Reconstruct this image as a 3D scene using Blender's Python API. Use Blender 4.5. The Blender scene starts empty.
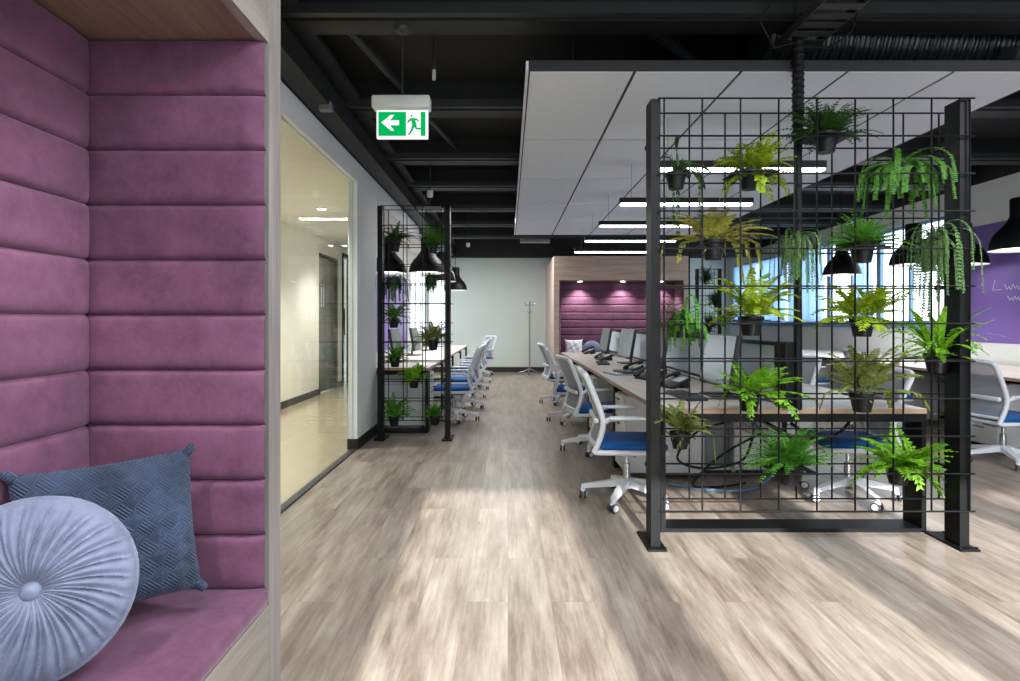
import bpy, bmesh, math, random
from mathutils import Vector, Matrix
PI = math.pi
C = bpy.context.scene.collection
R = math.radians

# ------------------------------------------------------------------ helpers
class MB:
    """collects geometry for ONE mesh object"""
    def __init__(s): s.v = []; s.f = []; s.mi = []; s.m = 0
    def add(s, vs, fs, m=None):
        o = len(s.v); s.v += [tuple(v) for v in vs]
        for f in fs: s.f.append(tuple(i + o for i in f)); s.mi.append(s.m if m is None else m)
    def box(s, a, b, m=None, rot=None, piv=None):
        x0, y0, z0 = a; x1, y1, z1 = b
        vs = [Vector(p) for p in ((x0,y0,z0),(x1,y0,z0),(x1,y1,z0),(x0,y1,z0),(x0,y0,z1),(x1,y0,z1),(x1,y1,z1),(x0,y1,z1))]
        if rot is not None:
            p = Vector(piv) if piv is not None else (Vector(a) + Vector(b)) / 2
            vs = [p + rot @ (v - p) for v in vs]
        s.add(vs, [(0,3,2,1),(4,5,6,7),(0,1,5,4),(1,2,6,5),(2,3,7,6),(3,0,4,7)], m)
    def rbox(s, a, b, r=.01, seg=2, m=None, rot=None, piv=None):
        bm = bmesh.new(); bmesh.ops.create_cube(bm, size=1)
        A = Vector(a); B = Vector(b); c = (A + B) / 2; d = B - A
        for v in bm.verts: v.co = Vector((v.co.x * d.x, v.co.y * d.y, v.co.z * d.z))
        r = min(r, min(d) * .49)
        bmesh.ops.bevel(bm, geom=list(bm.edges), offset=r, segments=seg, profile=.5, affect='EDGES')
        p = Vector(piv) if piv is not None else c
        vs = []
        bm.verts.index_update()
        for v in bm.verts:
            q = v.co + c
            if rot is not None: q = p + rot @ (q - p)
            vs.append(q)
        s.add(vs, [tuple(v.index for v in f.verts) for f in bm.faces], m); bm.free()
    def tube(s, pts, r, n=8, m=None, cap=True, closed=False):
        pts = [Vector(p) for p in pts]; rs = r if isinstance(r, (list, tuple)) else [r] * len(pts)
        k = len(pts); vs = []; prev = None
        for i, p in enumerate(pts):
            if closed: t = pts[(i + 1) % k] - pts[i - 1]
            else: t = pts[min(i + 1, k - 1)] - pts[max(i - 1, 0)]
            if t.length < 1e-9: t = Vector((0, 0, 1))
            t.normalize()
            if prev is None:
                u = t.cross(Vector((0, 0, 1)))
                if u.length < 1e-3: u = t.cross(Vector((1, 0, 0)))
            else: u = prev - t * prev.dot(t)
            u.normalize(); prev = u; w = t.cross(u)
            for j in range(n):
                a = 2 * PI * j / n
                vs.append(p + (u * math.cos(a) + w * math.sin(a)) * rs[i])
        fs = []
        for i in range(k if closed else k - 1):
            i2 = (i + 1) % k
            for j in range(n):
                j2 = (j + 1) % n
                fs.append((i*n+j, i*n+j2, i2*n+j2, i2*n+j))
        if cap and not closed: fs += [tuple(range(n))[::-1], tuple((k-1)*n + j for j in range(n))]
        s.add(vs, fs, m)
    def cyl(s, a, b, r, n=16, m=None, r2=None): s.tube([a, b], [r, r if r2 is None else r2], n, m)
    def bar(s, a, b, w, h, m=None, up=(0, 0, 1)):
        """rectangular bar from a to b"""
        a = Vector(a); b = Vector(b); t = (b - a).normalized(); u = t.cross(Vector(up))
        if u.length < 1e-4: u = t.cross(Vector((1, 0, 0)))
        u.normalize(); v = u.cross(t)
        vs = []
        for p in (a, b):
            for (i, j) in ((-1,-1),(1,-1),(1,1),(-1,1)): vs.append(p + u * i * w / 2 + v * j * h / 2)
        s.add(vs, [(0,1,2,3),(7,6,5,4),(0,4,5,1),(1,5,6,2),(2,6,7,3),(3,7,4,0)], m)
    def lathe(s, c, prof, n=24, m=None, cap0=False, cap1=False):
        cx, cy, cz = c; vs = []; k = len(prof)
        for (r, z) in prof:
            for j in range(n):
                a = 2 * PI * j / n; vs.append((cx + r * math.cos(a), cy + r * math.sin(a), cz + z))
        fs = [(i*n+j, i*n+(j+1)%n, (i+1)*n+(j+1)%n, (i+1)*n+j) for i in range(k-1) for j in range(n)]
        if cap0: fs.append(tuple(range(n))[::-1])
        if cap1: fs.append(tuple((k-1)*n+j for j in range(n)))
        s.add(vs, fs, m)
    def poly(s, pts, m=None): s.add(pts, [tuple(range(len(pts)))], m)
    def prism(s, pts, d, m=None):
        d = Vector(d); n = len(pts); a = [Vector(p) for p in pts]
        s.add(a + [p + d for p in a], [tuple(range(n))[::-1], tuple(range(n, 2*n))] + [(i, (i+1)%n, n+(i+1)%n, n+i) for i in range(n)], m)
    def xform(s, M):
        s.v = [tuple(M @ Vector(v)) for v in s.v]; return s
    def build(s, name, mat, parent=None, smooth=None, label=None):
        if name in ('side_panel', 'panel_green', 'hanging_rod', 'hanging_wire', 'loose_cable') and not getattr(s, 'one', False):
            root = list(range(len(s.v)))
            def find(i):
                while root[i] != i: root[i] = root[root[i]]; i = root[i]
                return i
            for f in s.f:
                for i in f[1:]: root[find(i)] = find(f[0])
            isl = {}
            for f, mi in zip(s.f, s.mi): isl.setdefault(find(f[0]), []).append((f, mi))
            if len(isl) > 1:
                for fs in isl.values():
                    m = MB(); m.one = True; ids = {}
                    for f, mi in fs:
                        for i in f:
                            if i not in ids: ids[i] = len(m.v); m.v.append(s.v[i])
                        m.f.append(tuple(ids[i] for i in f)); m.mi.append(mi)
                    o = m.build(name, mat, parent, smooth, label)
                return o
        me = bpy.data.meshes.new(name); me.from_pydata(s.v, [], s.f)
        for mm in (mat if isinstance(mat, (list, tuple)) else [mat]): me.materials.append(mm)
        if any(s.mi): me.polygons.foreach_set('material_index', s.mi)
        if smooth is not None:
            me.polygons.foreach_set('use_smooth', [True] * len(s.f)); me.update()
            me.set_sharp_from_angle(angle=R(smooth))
        me.update()
        o = bpy.data.objects.new(name, me); C.objects.link(o)
        if parent: o.parent = parent
        if label: o['label'] = label
        return o

def thing(name, label, cat, loc=(0,0,0), rz=0, group=None):
    o = bpy.data.objects.new(name, None); C.objects.link(o); o.empty_display_size = .1
    o.location = loc; o.rotation_euler = (0, 0, rz)
    o['label'] = label; o['category'] = cat
    if group: o['group'] = group
    return o
def tag(o, label, cat, group=None):
    o['label'] = label; o['category'] = cat
    if group: o['group'] = group
    return o
def struct(mb, name, mat, smooth=None):
    o = mb.build(name, mat, smooth=smooth); o['kind'] = 'structure'; return o
def sbox(name, a, b, mat):
    m = MB(); m.box(a, b); return struct(m, name, mat)
def tree(o, parent=None):
    c = o.copy(); C.objects.link(c)
    if parent:
        c.parent = parent
    for ch in list(o.children): tree(ch, c)
    return c
def dup(o, label, loc, rz=0, group=None):
    c = tree(o); c.location = loc; c.rotation_euler = (0, 0, rz); c['label'] = label
    if group: c['group'] = group
    return c

# ------------------------------------------------------------------ materials
def srgb(r, g, b):
    return tuple(((c/255)/12.92 if c/255 <= .04045 else ((c/255+.055)/1.055)**2.4) for c in (r, g, b)) + (1,)
class NT:
    def __init__(s, name):
        s.mat = bpy.data.materials.new(name); s.mat.use_nodes = True
        s.t = s.mat.node_tree; s.n = s.t.nodes; s.l = s.t.links
        s.b = s.n['Principled BSDF']; s.out = s.n['Material Output']
    def new(s, t, **k):
        n = s.n.new(t)
        for a, v in k.items():
            if hasattr(n, a): setattr(n, a, v)
            else: n.inputs[a.replace('_', ' ')].default_value = v
        return n
    def link(s, a, b): s.l.new(a, b)
    def coord(s, sc=(1,1,1), rot=(0,0,0), out='Object'):
        tc = s.n.new('ShaderNodeTexCoord'); mp = s.n.new('ShaderNodeMapping')
        mp.inputs['Scale'].default_value = sc; mp.inputs['Rotation'].default_value = rot
        s.link(tc.outputs[out], mp.inputs['Vector']); return mp.outputs['Vector']
    def noise(s, vec, scale, detail=4, rough=.5):
        n = s.new('ShaderNodeTexNoise'); n.inputs['Scale'].default_value = scale
        n.inputs['Detail'].default_value = detail; n.inputs['Roughness'].default_value = rough
        s.link(vec, n.inputs['Vector']); return n.outputs['Fac']
    def ramp(s, fac, stops):
        r = s.n.new('ShaderNodeValToRGB'); e = r.color_ramp.elements
        while len(e) < len(stops): e.new(.5)
        for el, (p, c) in zip(e, stops): el.position = p; el.color = c
        s.link(fac, r.inputs['Fac']); return r.outputs['Color']
    def mix(s, fac, a, b, mode='MIX'):
        m = s.n.new('ShaderNodeMix'); m.data_type = 'RGBA'; m.blend_type = mode
        for i, v in ((0, fac), (6, a), (7, b)):
            if hasattr(v, 'links') or isinstance(v, bpy.types.NodeSocket): s.link(v, m.inputs[i])
            else: m.inputs[i].default_value = v
        return m.outputs[2]
    def math(s, op, a, b=0., c=0.):
        m = s.n.new('ShaderNodeMath'); m.operation = op
        for i, v in enumerate((a, b, c)):
            if isinstance(v, bpy.types.NodeSocket): s.link(v, m.inputs[i])
            else: m.inputs[i].default_value = v
        return m.outputs[0]
    def bump(s, h, strength=.3, dist=.002):
        b = s.n.new('ShaderNodeBump'); b.inputs['Strength'].default_value = strength; b.inputs['Distance'].default_value = dist
        s.link(h, b.inputs['Height']); s.link(b.outputs['Normal'], s.b.inputs['Normal'])

def plain(name, col, rough=.5, metal=0., var=.06, nscale=9., bump=0., spec=.5):
    t = NT(name); v = t.coord(); f = t.noise(v, nscale, 4)
    lo = tuple(c * (1 - var) for c in col[:3]) + (1,); hi = tuple(min(1, c * (1 + var)) for c in col[:3]) + (1,)
    t.link(t.ramp(f, [(.3, lo), (.7, hi)]), t.b.inputs['Base Color'])
    t.b.inputs['Roughness'].default_value = rough; t.b.inputs['Metallic'].default_value = metal
    t.b.inputs['Specular IOR Level'].default_value = spec
    if bump: t.bump(t.noise(t.coord(), 220, 2), bump, .001)
    return t.mat
def emit(name, col, st):
    t = NT(name); t.n.remove(t.b); e = t.new('ShaderNodeEmission'); e.inputs['Color'].default_value = col; e.inputs['Strength'].default_value = st
    t.link(e.outputs[0], t.out.inputs['Surface']); return t.mat

def wood(name, dark, mid, light, rough=.45, along=1, scale=1.):
    """grain runs along the given axis of the object"""
    t = NT(name); sc = [14*scale, 14*scale, 14*scale]; sc[along] = 1.1*scale
    v = t.coord(tuple(sc)); f1 = t.noise(v, 1.6, 8, .62); sc2 = [60*scale]*3; sc2[along] = 2.2*scale
    f2 = t.noise(t.coord(tuple(sc2)), 1.5, 4, .6)
    f = t.math('ADD', t.math('MULTIPLY', f1, .72), t.math('MULTIPLY', f2, .28))
    t.link(t.ramp(f, [(.34, dark), (.5, mid), (.66, light)]), t.b.inputs['Base Color'])
    t.b.inputs['Roughness'].default_value = rough; t.bump(f2, .12, .001); return t.mat

def floor_mat():
    t = NT('oak_plank_floor'); tc = t.n.new('ShaderNodeTexCoord')
    mp = t.n.new('ShaderNodeMapping'); mp.inputs['Rotation'].default_value = (0, 0, R(90)); t.link(tc.outputs['Object'], mp.inputs['Vector'])
    br = t.n.new('ShaderNodeTexBrick'); br.offset = .37; br.offset_frequency = 2
    br.inputs['Scale'].default_value = 1; br.inputs['Mortar Size'].default_value = .0012; br.inputs['Mortar Smooth'].default_value = .1
    br.inputs['Brick Width'].default_value = 1.25; br.inputs['Row Height'].default_value = .185
    br.inputs['Color1'].default_value = (0,0,0,1); br.inputs['Color2'].default_value = (1,1,1,1); br.inputs['Mortar'].default_value = (.5,.5,.5,1)
    t.link(mp.outputs[0], br.inputs['Vector'])
    # per plank shift of the grain
    vm = t.n.new('ShaderNodeVectorMath'); vm.operation = 'MULTIPLY_ADD'; t.link(br.outputs['Color'], vm.inputs[0])
    vm.inputs[1].default_value = (7, 31, 0); t.link(tc.outputs['Object'], vm.inputs[2])
    def n(sc, s, d, r):
        m = t.n.new('ShaderNodeMapping'); m.inputs['Scale'].default_value = sc; t.link(vm.outputs[0], m.inputs['Vector']); return t.noise(m.outputs[0], s, d, r)
    g1 = n((5.5, .75, 1), 1.3, 7, .66); g2 = n((34, 1.6, 1), 1.4, 5, .62); g3 = n((16, 2.4, 1), 1.2, 8, .7)
    f = t.math('ADD', t.math('ADD', t.math('MULTIPLY', g1, .46), t.math('MULTIPLY', g2, .2)), t.math('MULTIPLY', g3, .34))
    col = t.ramp(f, [(.33, srgb(78, 68, 60)), (.43, srgb(116, 104, 93)), (.51, srgb(142, 131, 120)), (.59, srgb(162, 153, 142)), (.69, srgb(186, 179, 169))])
    tone = t.ramp(br.outputs['Color'], [(0, (.90, .89, .875, 1)), (1, (1.06, 1.05, 1.04, 1))])
    col = t.mix(1., col, tone, 'MULTIPLY')
    col = t.mix(br.outputs['Fac'], col, srgb(122, 104, 88))
    t.link(col, t.b.inputs['Base Color'])
    t.link(t.ramp(g3, [(.3, (.27,)*3+(1,)), (.7, (.42,)*3+(1,))]), t.b.inputs['Roughness'])
    h = t.math('SUBTRACT', g2, br.outputs['Fac']); t.bump(h, .12, .001)
    return t.mat

def velvet(name, dark, light, sc=5., sheen=.6, tint=(1,.8,.95,1)):
    t = NT(name); v = t.coord((1, 1, 1)); f1 = t.noise(v, sc, 6, .62); f2 = t.noise(v, sc*5, 5, .65)
    f = t.math('ADD', t.math('MULTIPLY', f1, .6), t.math('MULTIPLY', f2, .4))
    t.link(t.ramp(f, [(.36, dark), (.62, light)]), t.b.inputs['Base Color'])
    t.b.inputs['Roughness'].default_value = .75; t.b.inputs['Sheen Weight'].default_value = sheen
    t.b.inputs['Sheen Roughness'].default_value = .35; t.b.inputs['Sheen Tint'].default_value = tint
    t.b.inputs['Specular IOR Level'].default_value = .25
    t.bump(t.math('ADD', f2, t.math('MULTIPLY', t.noise(v, 260, 2), .25)), .35, .004); return t.mat

def leaf(name, a, b, trans=.22):
    a = tuple(c * .55 for c in a[:3]) + (1,)
    t = NT(name); f = t.noise(t.coord(), 75, 3, .6)
    col = t.ramp(f, [(.3, a), (.7, b)]); t.link(col, t.b.inputs['Base Color']); t.b.inputs['Roughness'].default_value = .55
    t.b.inputs['Specular IOR Level'].default_value = .3
    tr = t.new('ShaderNodeBsdfTranslucent'); t.link(col, tr.inputs['Color'])
    ms = t.new('ShaderNodeMixShader'); ms.inputs[0].default_value = trans
    t.link(t.b.outputs[0], ms.inputs[1]); t.link(tr.outputs[0], ms.inputs[2]); t.link(ms.outputs[0], t.out.inputs['Surface']); return t.mat

def glass(name, tint=(1,1,1,1), refl=.08, rough=.0):
    t = NT(name); t.n.remove(t.b)
    tr = t.new('ShaderNodeBsdfTransparent'); tr.inputs['Color'].default_value = tint
    gl = t.new('ShaderNodeBsdfGlossy'); gl.inputs['Roughness'].default_value = rough
    lw = t.new('ShaderNodeLayerWeight'); lw.inputs['Blend'].default_value = .5
    fac = t.math('MULTIPLY_ADD', t.math('POWER', lw.outputs['Facing'], 5.), .5, .03)
    ms = t.new('ShaderNodeMixShader'); t.link(fac, ms.inputs[0]); t.link(tr.outputs[0], ms.inputs[1]); t.link(gl.outputs[0], ms.inputs[2])
    t.link(ms.outputs[0], t.out.inputs['Surface']); return t.mat

def see_through(name, col, alpha, rough=.6, tl=.1):
    t = NT(name); t.b.inputs['Base Color'].default_value = col; t.b.inputs['Roughness'].default_value = rough
    v = t.coord(); f = t.noise(v, 500, 1)
    al = t.ramp(f, [(.35, (alpha-.12,)*3+(1,)), (.65, (alpha+.12,)*3+(1,))])
    tr = t.new('ShaderNodeBsdfTranslucent'); tr.inputs['Color'].default_value = col; m1 = t.new('ShaderNodeMixShader'); m1.inputs[0].default_value = tl
    t.link(t.b.outputs[0], m1.inputs[1]); t.link(tr.outputs[0], m1.inputs[2]); tp = t.new('ShaderNodeBsdfTransparent'); m2 = t.new('ShaderNodeMixShader')
    t.link(al, m2.inputs[0]); t.link(tp.outputs[0], m2.inputs[1]); t.link(m1.outputs[0], m2.inputs[2]); t.link(m2.outputs[0], t.out.inputs['Surface']); return t.mat

M = {}
M['floor'] = floor_mat()
M['white'] = plain('white_wall_paint', srgb(222, 226, 228), .6, var=.02, nscale=2)
M['green_white'] = plain('pale_wall_paint', srgb(206, 216, 214), .55, var=.02, nscale=2)
M['cream'] = plain('cream_wall_paint', srgb(236, 230, 216), .6, var=.02, nscale=2)
M['black_ceiling'] = plain('black_ceiling_paint', srgb(15, 17, 18), .8, var=.25, nscale=3)
M['beam'] = plain('dark_grey_steel', srgb(42, 46, 48), .5, var=.15, nscale=4)
M['beam_black'] = plain('black_steel_deck', srgb(17, 19, 20), .6, var=.15, nscale=4)
M['black'] = plain('black_powder_coat', srgb(11, 13, 15), .5, var=.08, spec=.2)
M['base'] = plain('black_skirting', srgb(30, 30, 30), .45)
M['white_plastic'] = plain('white_plastic', srgb(214, 219, 226), .38, var=.02)
M['white_metal'] = plain('white_lacquered_metal', srgb(216, 218, 220), .4, var=.02)
M['grey_metal'] = plain('grey_metal', srgb(120, 124, 128), .4, .3)
M['chrome'] = plain('brushed_chrome', srgb(180, 182, 184), .25, .9, var=.04)
M['tyre'] = plain('dark_grey_rubber', srgb(58, 60, 66), .6)
M['dark_plastic'] = plain('dark_plastic', srgb(34, 36, 39), .4)
M['blue'] = plain('royal_blue_seat_fabric', srgb(0, 78, 144), .9, var=.12, nscale=60, bump=.3)
M['blue_dark'] = plain('navy_seat_fabric', srgb(24, 62, 118), .85, var=.12, nscale=60, bump=.3)
M['mesh'] = see_through('grey_mesh_fabric', srgb(142, 145, 158), .86)
M['table'] = wood('pale_laminate_top', srgb(204, 195, 187), srgb(215, 207, 199), srgb(225, 219, 212), .4, 1, .8)
M['table_edge'] = wood('oak_edge_band', srgb(150, 122, 98), srgb(172, 144, 120), srgb(190, 164, 140), .5, 0)
M['wood'] = wood('grey_oak_veneer', srgb(98, 94, 93), srgb(124, 119, 117), srgb(146, 141, 138), .5, 2, .8)
M['wood_h'] = wood('grey_oak_veneer_lengthwise', srgb(102, 97, 94), srgb(128, 122, 117), srgb(150, 144, 138), .5, 0, .8)
M['wood_warm'] = wood('warm_oak_veneer', srgb(96, 74, 64), srgb(120, 97, 85), srgb(140, 118, 104), .5, 0, .8)
M['wood_pale'] = wood('pale_oak_veneer', srgb(170, 148, 134), srgb(192, 171, 157), srgb(208, 190, 177), .5, 0, .6)
M['velvet'] = velvet('plum_velvet', srgb(86, 55, 77), srgb(115, 76, 101), 5., .35, (.9,.75,.9,1))
M['pillow_dark'] = None
M['velvet_blue'] = velvet('pale_blue_velvet', srgb(92, 101, 124), srgb(120, 129, 152), 8., .4, (.9,.95,1,1))
M['terrazzo'] = NT('beige_polished_tile').mat
M['tile'] = plain('ceiling_tile_grey', srgb(208, 216, 230), .8, var=.02, nscale=30)
M['tile_gap'] = plain('ceiling_grid_black', srgb(20, 22, 26), .6)
M['purple'] = plain('purple_wall_paint', srgb(116, 92, 168), .35, var=.03, nscale=1.5)
M['led'] = emit('led_diffuser', (1, 1, 1, 1), 9)
M['lamp_in'] = emit('lamp_glow', (1, .97, .92, 1), 3.5)
M['spot_in'] = emit('downlight_glow', (1, .93, .8, 1), 12)
M['pane'] = glass('clear_glass')
M['pane_part'] = glass('partition_glass', (.93, .96, .95, 1))
M['frame_blue'] = plain('blue_grey_window_frame', srgb(112, 150, 184), .4)
M['divider'] = plain('pale_blue_divider_fabric', srgb(214, 230, 240), .5, var=.02, nscale=40)
M['screen'] = plain('monitor_screen_off', srgb(84, 94, 92), .18, var=.04, nscale=3)
M['door'] = plain('dark_grey_door_paint', srgb(92, 94, 92), .4)
M['pot'] = plain('black_pot_plastic', srgb(20, 22, 25), .45, spec=.25)
M['soil'] = plain('dark_soil', srgb(48, 36, 26), .9, var=.4, nscale=120)
M['exit_white'] = emit('exit_sign_white', (1, 1, 1, 1), .9)
M['exit_green'] = emit('exit_sign_green', srgb(0, 178, 90), .85)
M['cream_plastic'] = plain('light_plastic', srgb(200, 202, 200), .4)
M['cable'] = plain('black_cable', srgb(14, 15, 17), .55, spec=.25)
M['cable_blue'] = plain('blue_grey_cable', srgb(96, 128, 150), .5)
M['duct'] = None
M['paper'] = plain('blue_grey_folder', srgb(120, 136, 156), .5)
L = {
 'lime': leaf('leaf_lime', srgb(122, 158, 20), srgb(176, 200, 44)),
 'yellow': leaf('leaf_yellow_green', srgb(138, 144, 48), srgb(190, 188, 92)),
 'green': leaf('leaf_mid_green', srgb(44, 104, 30), srgb(98, 160, 50)),
 'deep': leaf('leaf_deep_green', srgb(28, 66, 26), srgb(66, 106, 44)),
 'fresh': leaf('leaf_fresh_green', srgb(52, 128, 34), srgb(110, 178, 56)),
 'olive': leaf('leaf_olive', srgb(96, 112, 44), srgb(150, 158, 86)),
 'sage': leaf('leaf_sage', srgb(70, 112, 62), srgb(122, 160, 96)),
 'bright': leaf('leaf_bright_green', srgb(84, 156, 22), srgb(142, 200, 44)),
}
def _terr():
    m = M['terrazzo']; t = NT('tmp'); bpy.data.materials.remove(t.mat)
    t = object.__new__(NT); t.mat = m; t.t = m.node_tree; t.n = t.t.nodes; t.l = t.t.links; t.b = t.n['Principled BSDF']; t.out = t.n['Material Output']
    v = t.coord(); f = t.noise(v, 130, 3, .7); g = t.noise(v, 2, 2)
    c = t.ramp(f, [(.35, srgb(146, 132, 108)), (.5, srgb(180, 166, 140)), (.68, srgb(206, 194, 170))])
    t.link(c, t.b.inputs['Base Color']); t.b.inputs['Roughness'].default_value = .13
_terr()
def _duct():
    t = NT('black_spiral_duct'); v = t.coord((1, 1, 1)); w = t.n.new('ShaderNodeTexWave'); w.inputs['Scale'].default_value = 9
    w.inputs['Distortion'].default_value = 1.5; w.inputs['Detail'].default_value = 2; t.link(v, w.inputs['Vector'])
    t.link(t.ramp(w.outputs['Fac'], [(0, srgb(24, 27, 28)), (1, srgb(52, 58, 60))]), t.b.inputs['Base Color'])
    t.b.inputs['Roughness'].default_value = .32; t.b.inputs['Metallic'].default_value = .4; t.bump(w.outputs['Fac'], .8, .01); return t.mat
M['duct'] = _duct()
def _quilt():
    """woven nested diamonds, alternating direction of the ribs"""
    t = NT('slate_quilted_fabric'); tc = t.n.new('ShaderNodeTexCoord'); mp = t.n.new('ShaderNodeMapping')
    mp.inputs['Rotation'].default_value = (0, R(45), 0); mp.inputs['Scale'].default_value = (30, 30, 30)
    t.link(tc.outputs['Object'], mp.inputs['Vector']); sp = t.n.new('ShaderNodeSeparateXYZ'); t.link(mp.outputs[0], sp.inputs[0])
    X, Z = sp.outputs['X'], sp.outputs['Z']
    cx = t.math('MODULO', t.math('ABSOLUTE', t.math('FLOOR', X)), 2.); cz = t.math('MODULO', t.math('ABSOLUTE', t.math('FLOOR', Z)), 2.)
    par = t.math('MODULO', t.math('ADD', cx, cz), 2.)
    sx = t.math('SINE', t.math('MULTIPLY', X, 31.4)); sz = t.math('SINE', t.math('MULTIPLY', Z, 31.4))
    rib = t.math('ADD', t.math('MULTIPLY', sx, par), t.math('MULTIPLY', sz, t.math('SUBTRACT', 1., par)))
    dx = t.math('ABSOLUTE', t.math('SUBTRACT', t.math('FRACT', X), .5)); dz = t.math('ABSOLUTE', t.math('SUBTRACT', t.math('FRACT', Z), .5))
    dome = t.math('MULTIPLY', t.math('MAXIMUM', dx, dz), -3.)
    h = t.math('ADD', t.math('MULTIPLY', rib, .5), dome)
    n = t.noise(t.coord(), 9, 5)
    t.link(t.ramp(n, [(.3, srgb(30, 43, 64)), (.7, srgb(52, 68, 94))]), t.b.inputs['Base Color'])
    t.b.inputs['Roughness'].default_value = .6; t.b.inputs['Sheen Weight'].default_value = .12
    t.b.inputs['Specular IOR Level'].default_value = .25; t.bump(h, .6, .005); return t.mat
M['pillow_dark'] = _quilt()

# ------------------------------------------------------------------ camera
F = 583.; CX, CY, CH = 508., 322., 1.2
cam = bpy.data.cameras.new('camera'); co = bpy.data.objects.new('camera', cam); C.objects.link(co)
cam.sensor_width = 36; cam.lens = F / 1020 * 36; cam.shift_x = (510 - CX) / 1020; cam.shift_y = -(340.5 - CY) / 1020
cam.clip_start = .02; co.location = (0, 0, CH); co.rotation_euler = (R(90), 0, 0)
bpy.context.scene.camera = co
def at(px, py, y):
    """a spot at depth y in the room, measured off the photograph"""
    return Vector(((px - CX) * y / F, y, CH - (py - CY) * y / F))

# ------------------------------------------------------------------ room shell
WX = 5.8; BY = -3.0; H = 3.15
sbox('floor', (-1.42, BY, -.05), (WX, 15.3, 0), M['floor'])
sbox('floor_corridor', (-3.3, BY, -.05), (-1.42, 14.2, 0), M['terrazzo'])
sbox('ceiling', (-1.49, BY, H), (WX + .1, 15.3, H + .1), M['black_ceiling'])
sbox('ceiling_corridor', (-3.3, BY, 2.6), (-1.5, 11.8, 2.7), M['cream'])
# corridor side
m = MB(); m.box((-3.25, BY, 0), (-3.12, 9.62, 2.6)); m.box((-3.25, 9.62, 2.33), (-3.12, 10.62, 2.6)); m.box((-3.25, 10.62, 0), (-3.12, 10.95, 2.6)); m.box((-3.25, 10.95, 2.5), (-3.12, 11.8, 2.6))
struct(m, 'wall_corridor_left', M['cream'])
m = MB(); m.box((-3.12, BY, 0), (-3.105, 9.62, .1)); m.box((-3.12, 10.62, 0), (-3.105, 10.95, .1)); struct(m, 'baseboard_corridor', M['base'])
sbox('wall_corridor_end', (-3.9, 11.7, 0), (-1.97, 11.8, 2.7), M['cream'])
sbox('wall_corridor_beyond', (-3.95, 10.3, 0), (-3.85, 11.8, 2.7), M['divider'])
sbox('wall_corridor_rear', (-3.25, BY - .1, 0), (-1.2, BY, H), M['cream'])
# glass partition: header, column and track
m = MB(); m.box((-1.5, BY, 2.52), (-1.42, 5.49, 2.71)); m.box((-1.5, 5.49, 2.52), (-1.42, 9.3, 2.71)); struct(m, 'trim_1', M['white'])
sbox('wall_left', (-1.5, 5.49, 0), (-1.42, 6.3, 2.52), M['white'])
m = MB(); m.box((-1.512, 5.478, 0), (-1.408, 6.3, .1)); struct(m, 'baseboard_left', M['base'])
wn = MB(); wn.box((-1.465, 1.74, .0), (-1.455, 5.49, 2.52)); g = struct(wn, 'window_1', M['pane_part'])
m = MB(); m.box((-1.475, 1.74, 0), (-1.42, 5.49, .012)); struct(m, 'trim_2', M['beam'])
sbox('wall_left_upper', (-1.5, BY, 2.71), (-1.42, 14, H), M['black_ceiling'])
sbox('ceiling_left', (-2.0, 6.3, 2.71), (-1.5, 14, 2.8), M['white'])
sbox('wall_left_near', (-1.5, BY, 0), (-1.42, 1.74, 2.52), M['white'])
# left office wall beyond the column (diagonal return, purple panel, window)
m = MB(); m.prism([(-1.46, 6.3, 0), (-1.5, 6.3, 0), (-1.99, 7.3, 0), (-1.95, 7.3, 0)], (0, 0, H)); struct(m, 'wall_left_return', M['white'])
m = MB(); m.box((-2.0, 7.3, 0), (-1.95, 11.6, H)); m.box((-2.0, 11.6, 0), (-1.95, 14, .95)); m.box((-2.0, 11.6, 2.3), (-1.95, 14, H)); m.box((-2.0, 13.85, .95), (-1.95, 14, 2.3))
struct(m, 'wall_left_far', M['white'])
sbox('trim_3', (-1.95, 8.4, .75), (-1.942, 11.2, 2.0), M['purple'])
m = MB(); m.box((-1.97, 11.6, .95), (-1.965, 13.85, 2.3)); w2 = struct(m, 'window_2', M['pane'])
m = MB()
for y in (11.6, 12.3, 13.05, 13.8): m.box((-1.975, y, .95), (-1.94, y + .05, 2.3))
m.box((-1.975, 11.6, .95), (-1.94, 13.85, 1.0)); m.box((-1.975, 11.6, 2.25), (-1.94, 13.85, 2.3)); m.build('window_frame', M['white_metal'], w2)
# far walls
m = MB(); m.box((-1.95, 14, 0), (3.75, 14.1, .95)); m.box((-1.95, 14, .95), (-1.9, 14.1, 2.3)); m.box((-1.95, 14, 2.3), (-1.5, 14.1, H)); m.box((-1.5, 14, .95), (3.75, 14.1, H))
m.box((3.65, 14.1, 0), (3.75, 15.3, H)); m.box((3.65, 15.3, 0), (WX, 15.4, H)); struct(m, 'wall_back', M['green_white'])
m = MB(); m.box((-1.9, 14.04, .95), (-1.5, 14.045, 2.3)); struct(m, 'window_3', M['pane'])
sbox('baseboard_back', (-1.95, 13.98, 0), (.9, 14, .12), M['base'])
m = MB(); m.box((-1.95, 13.4, 2.69), (5.79, 13.6, H)); struct(m, 'trim_4', M['beam_black'])
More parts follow.
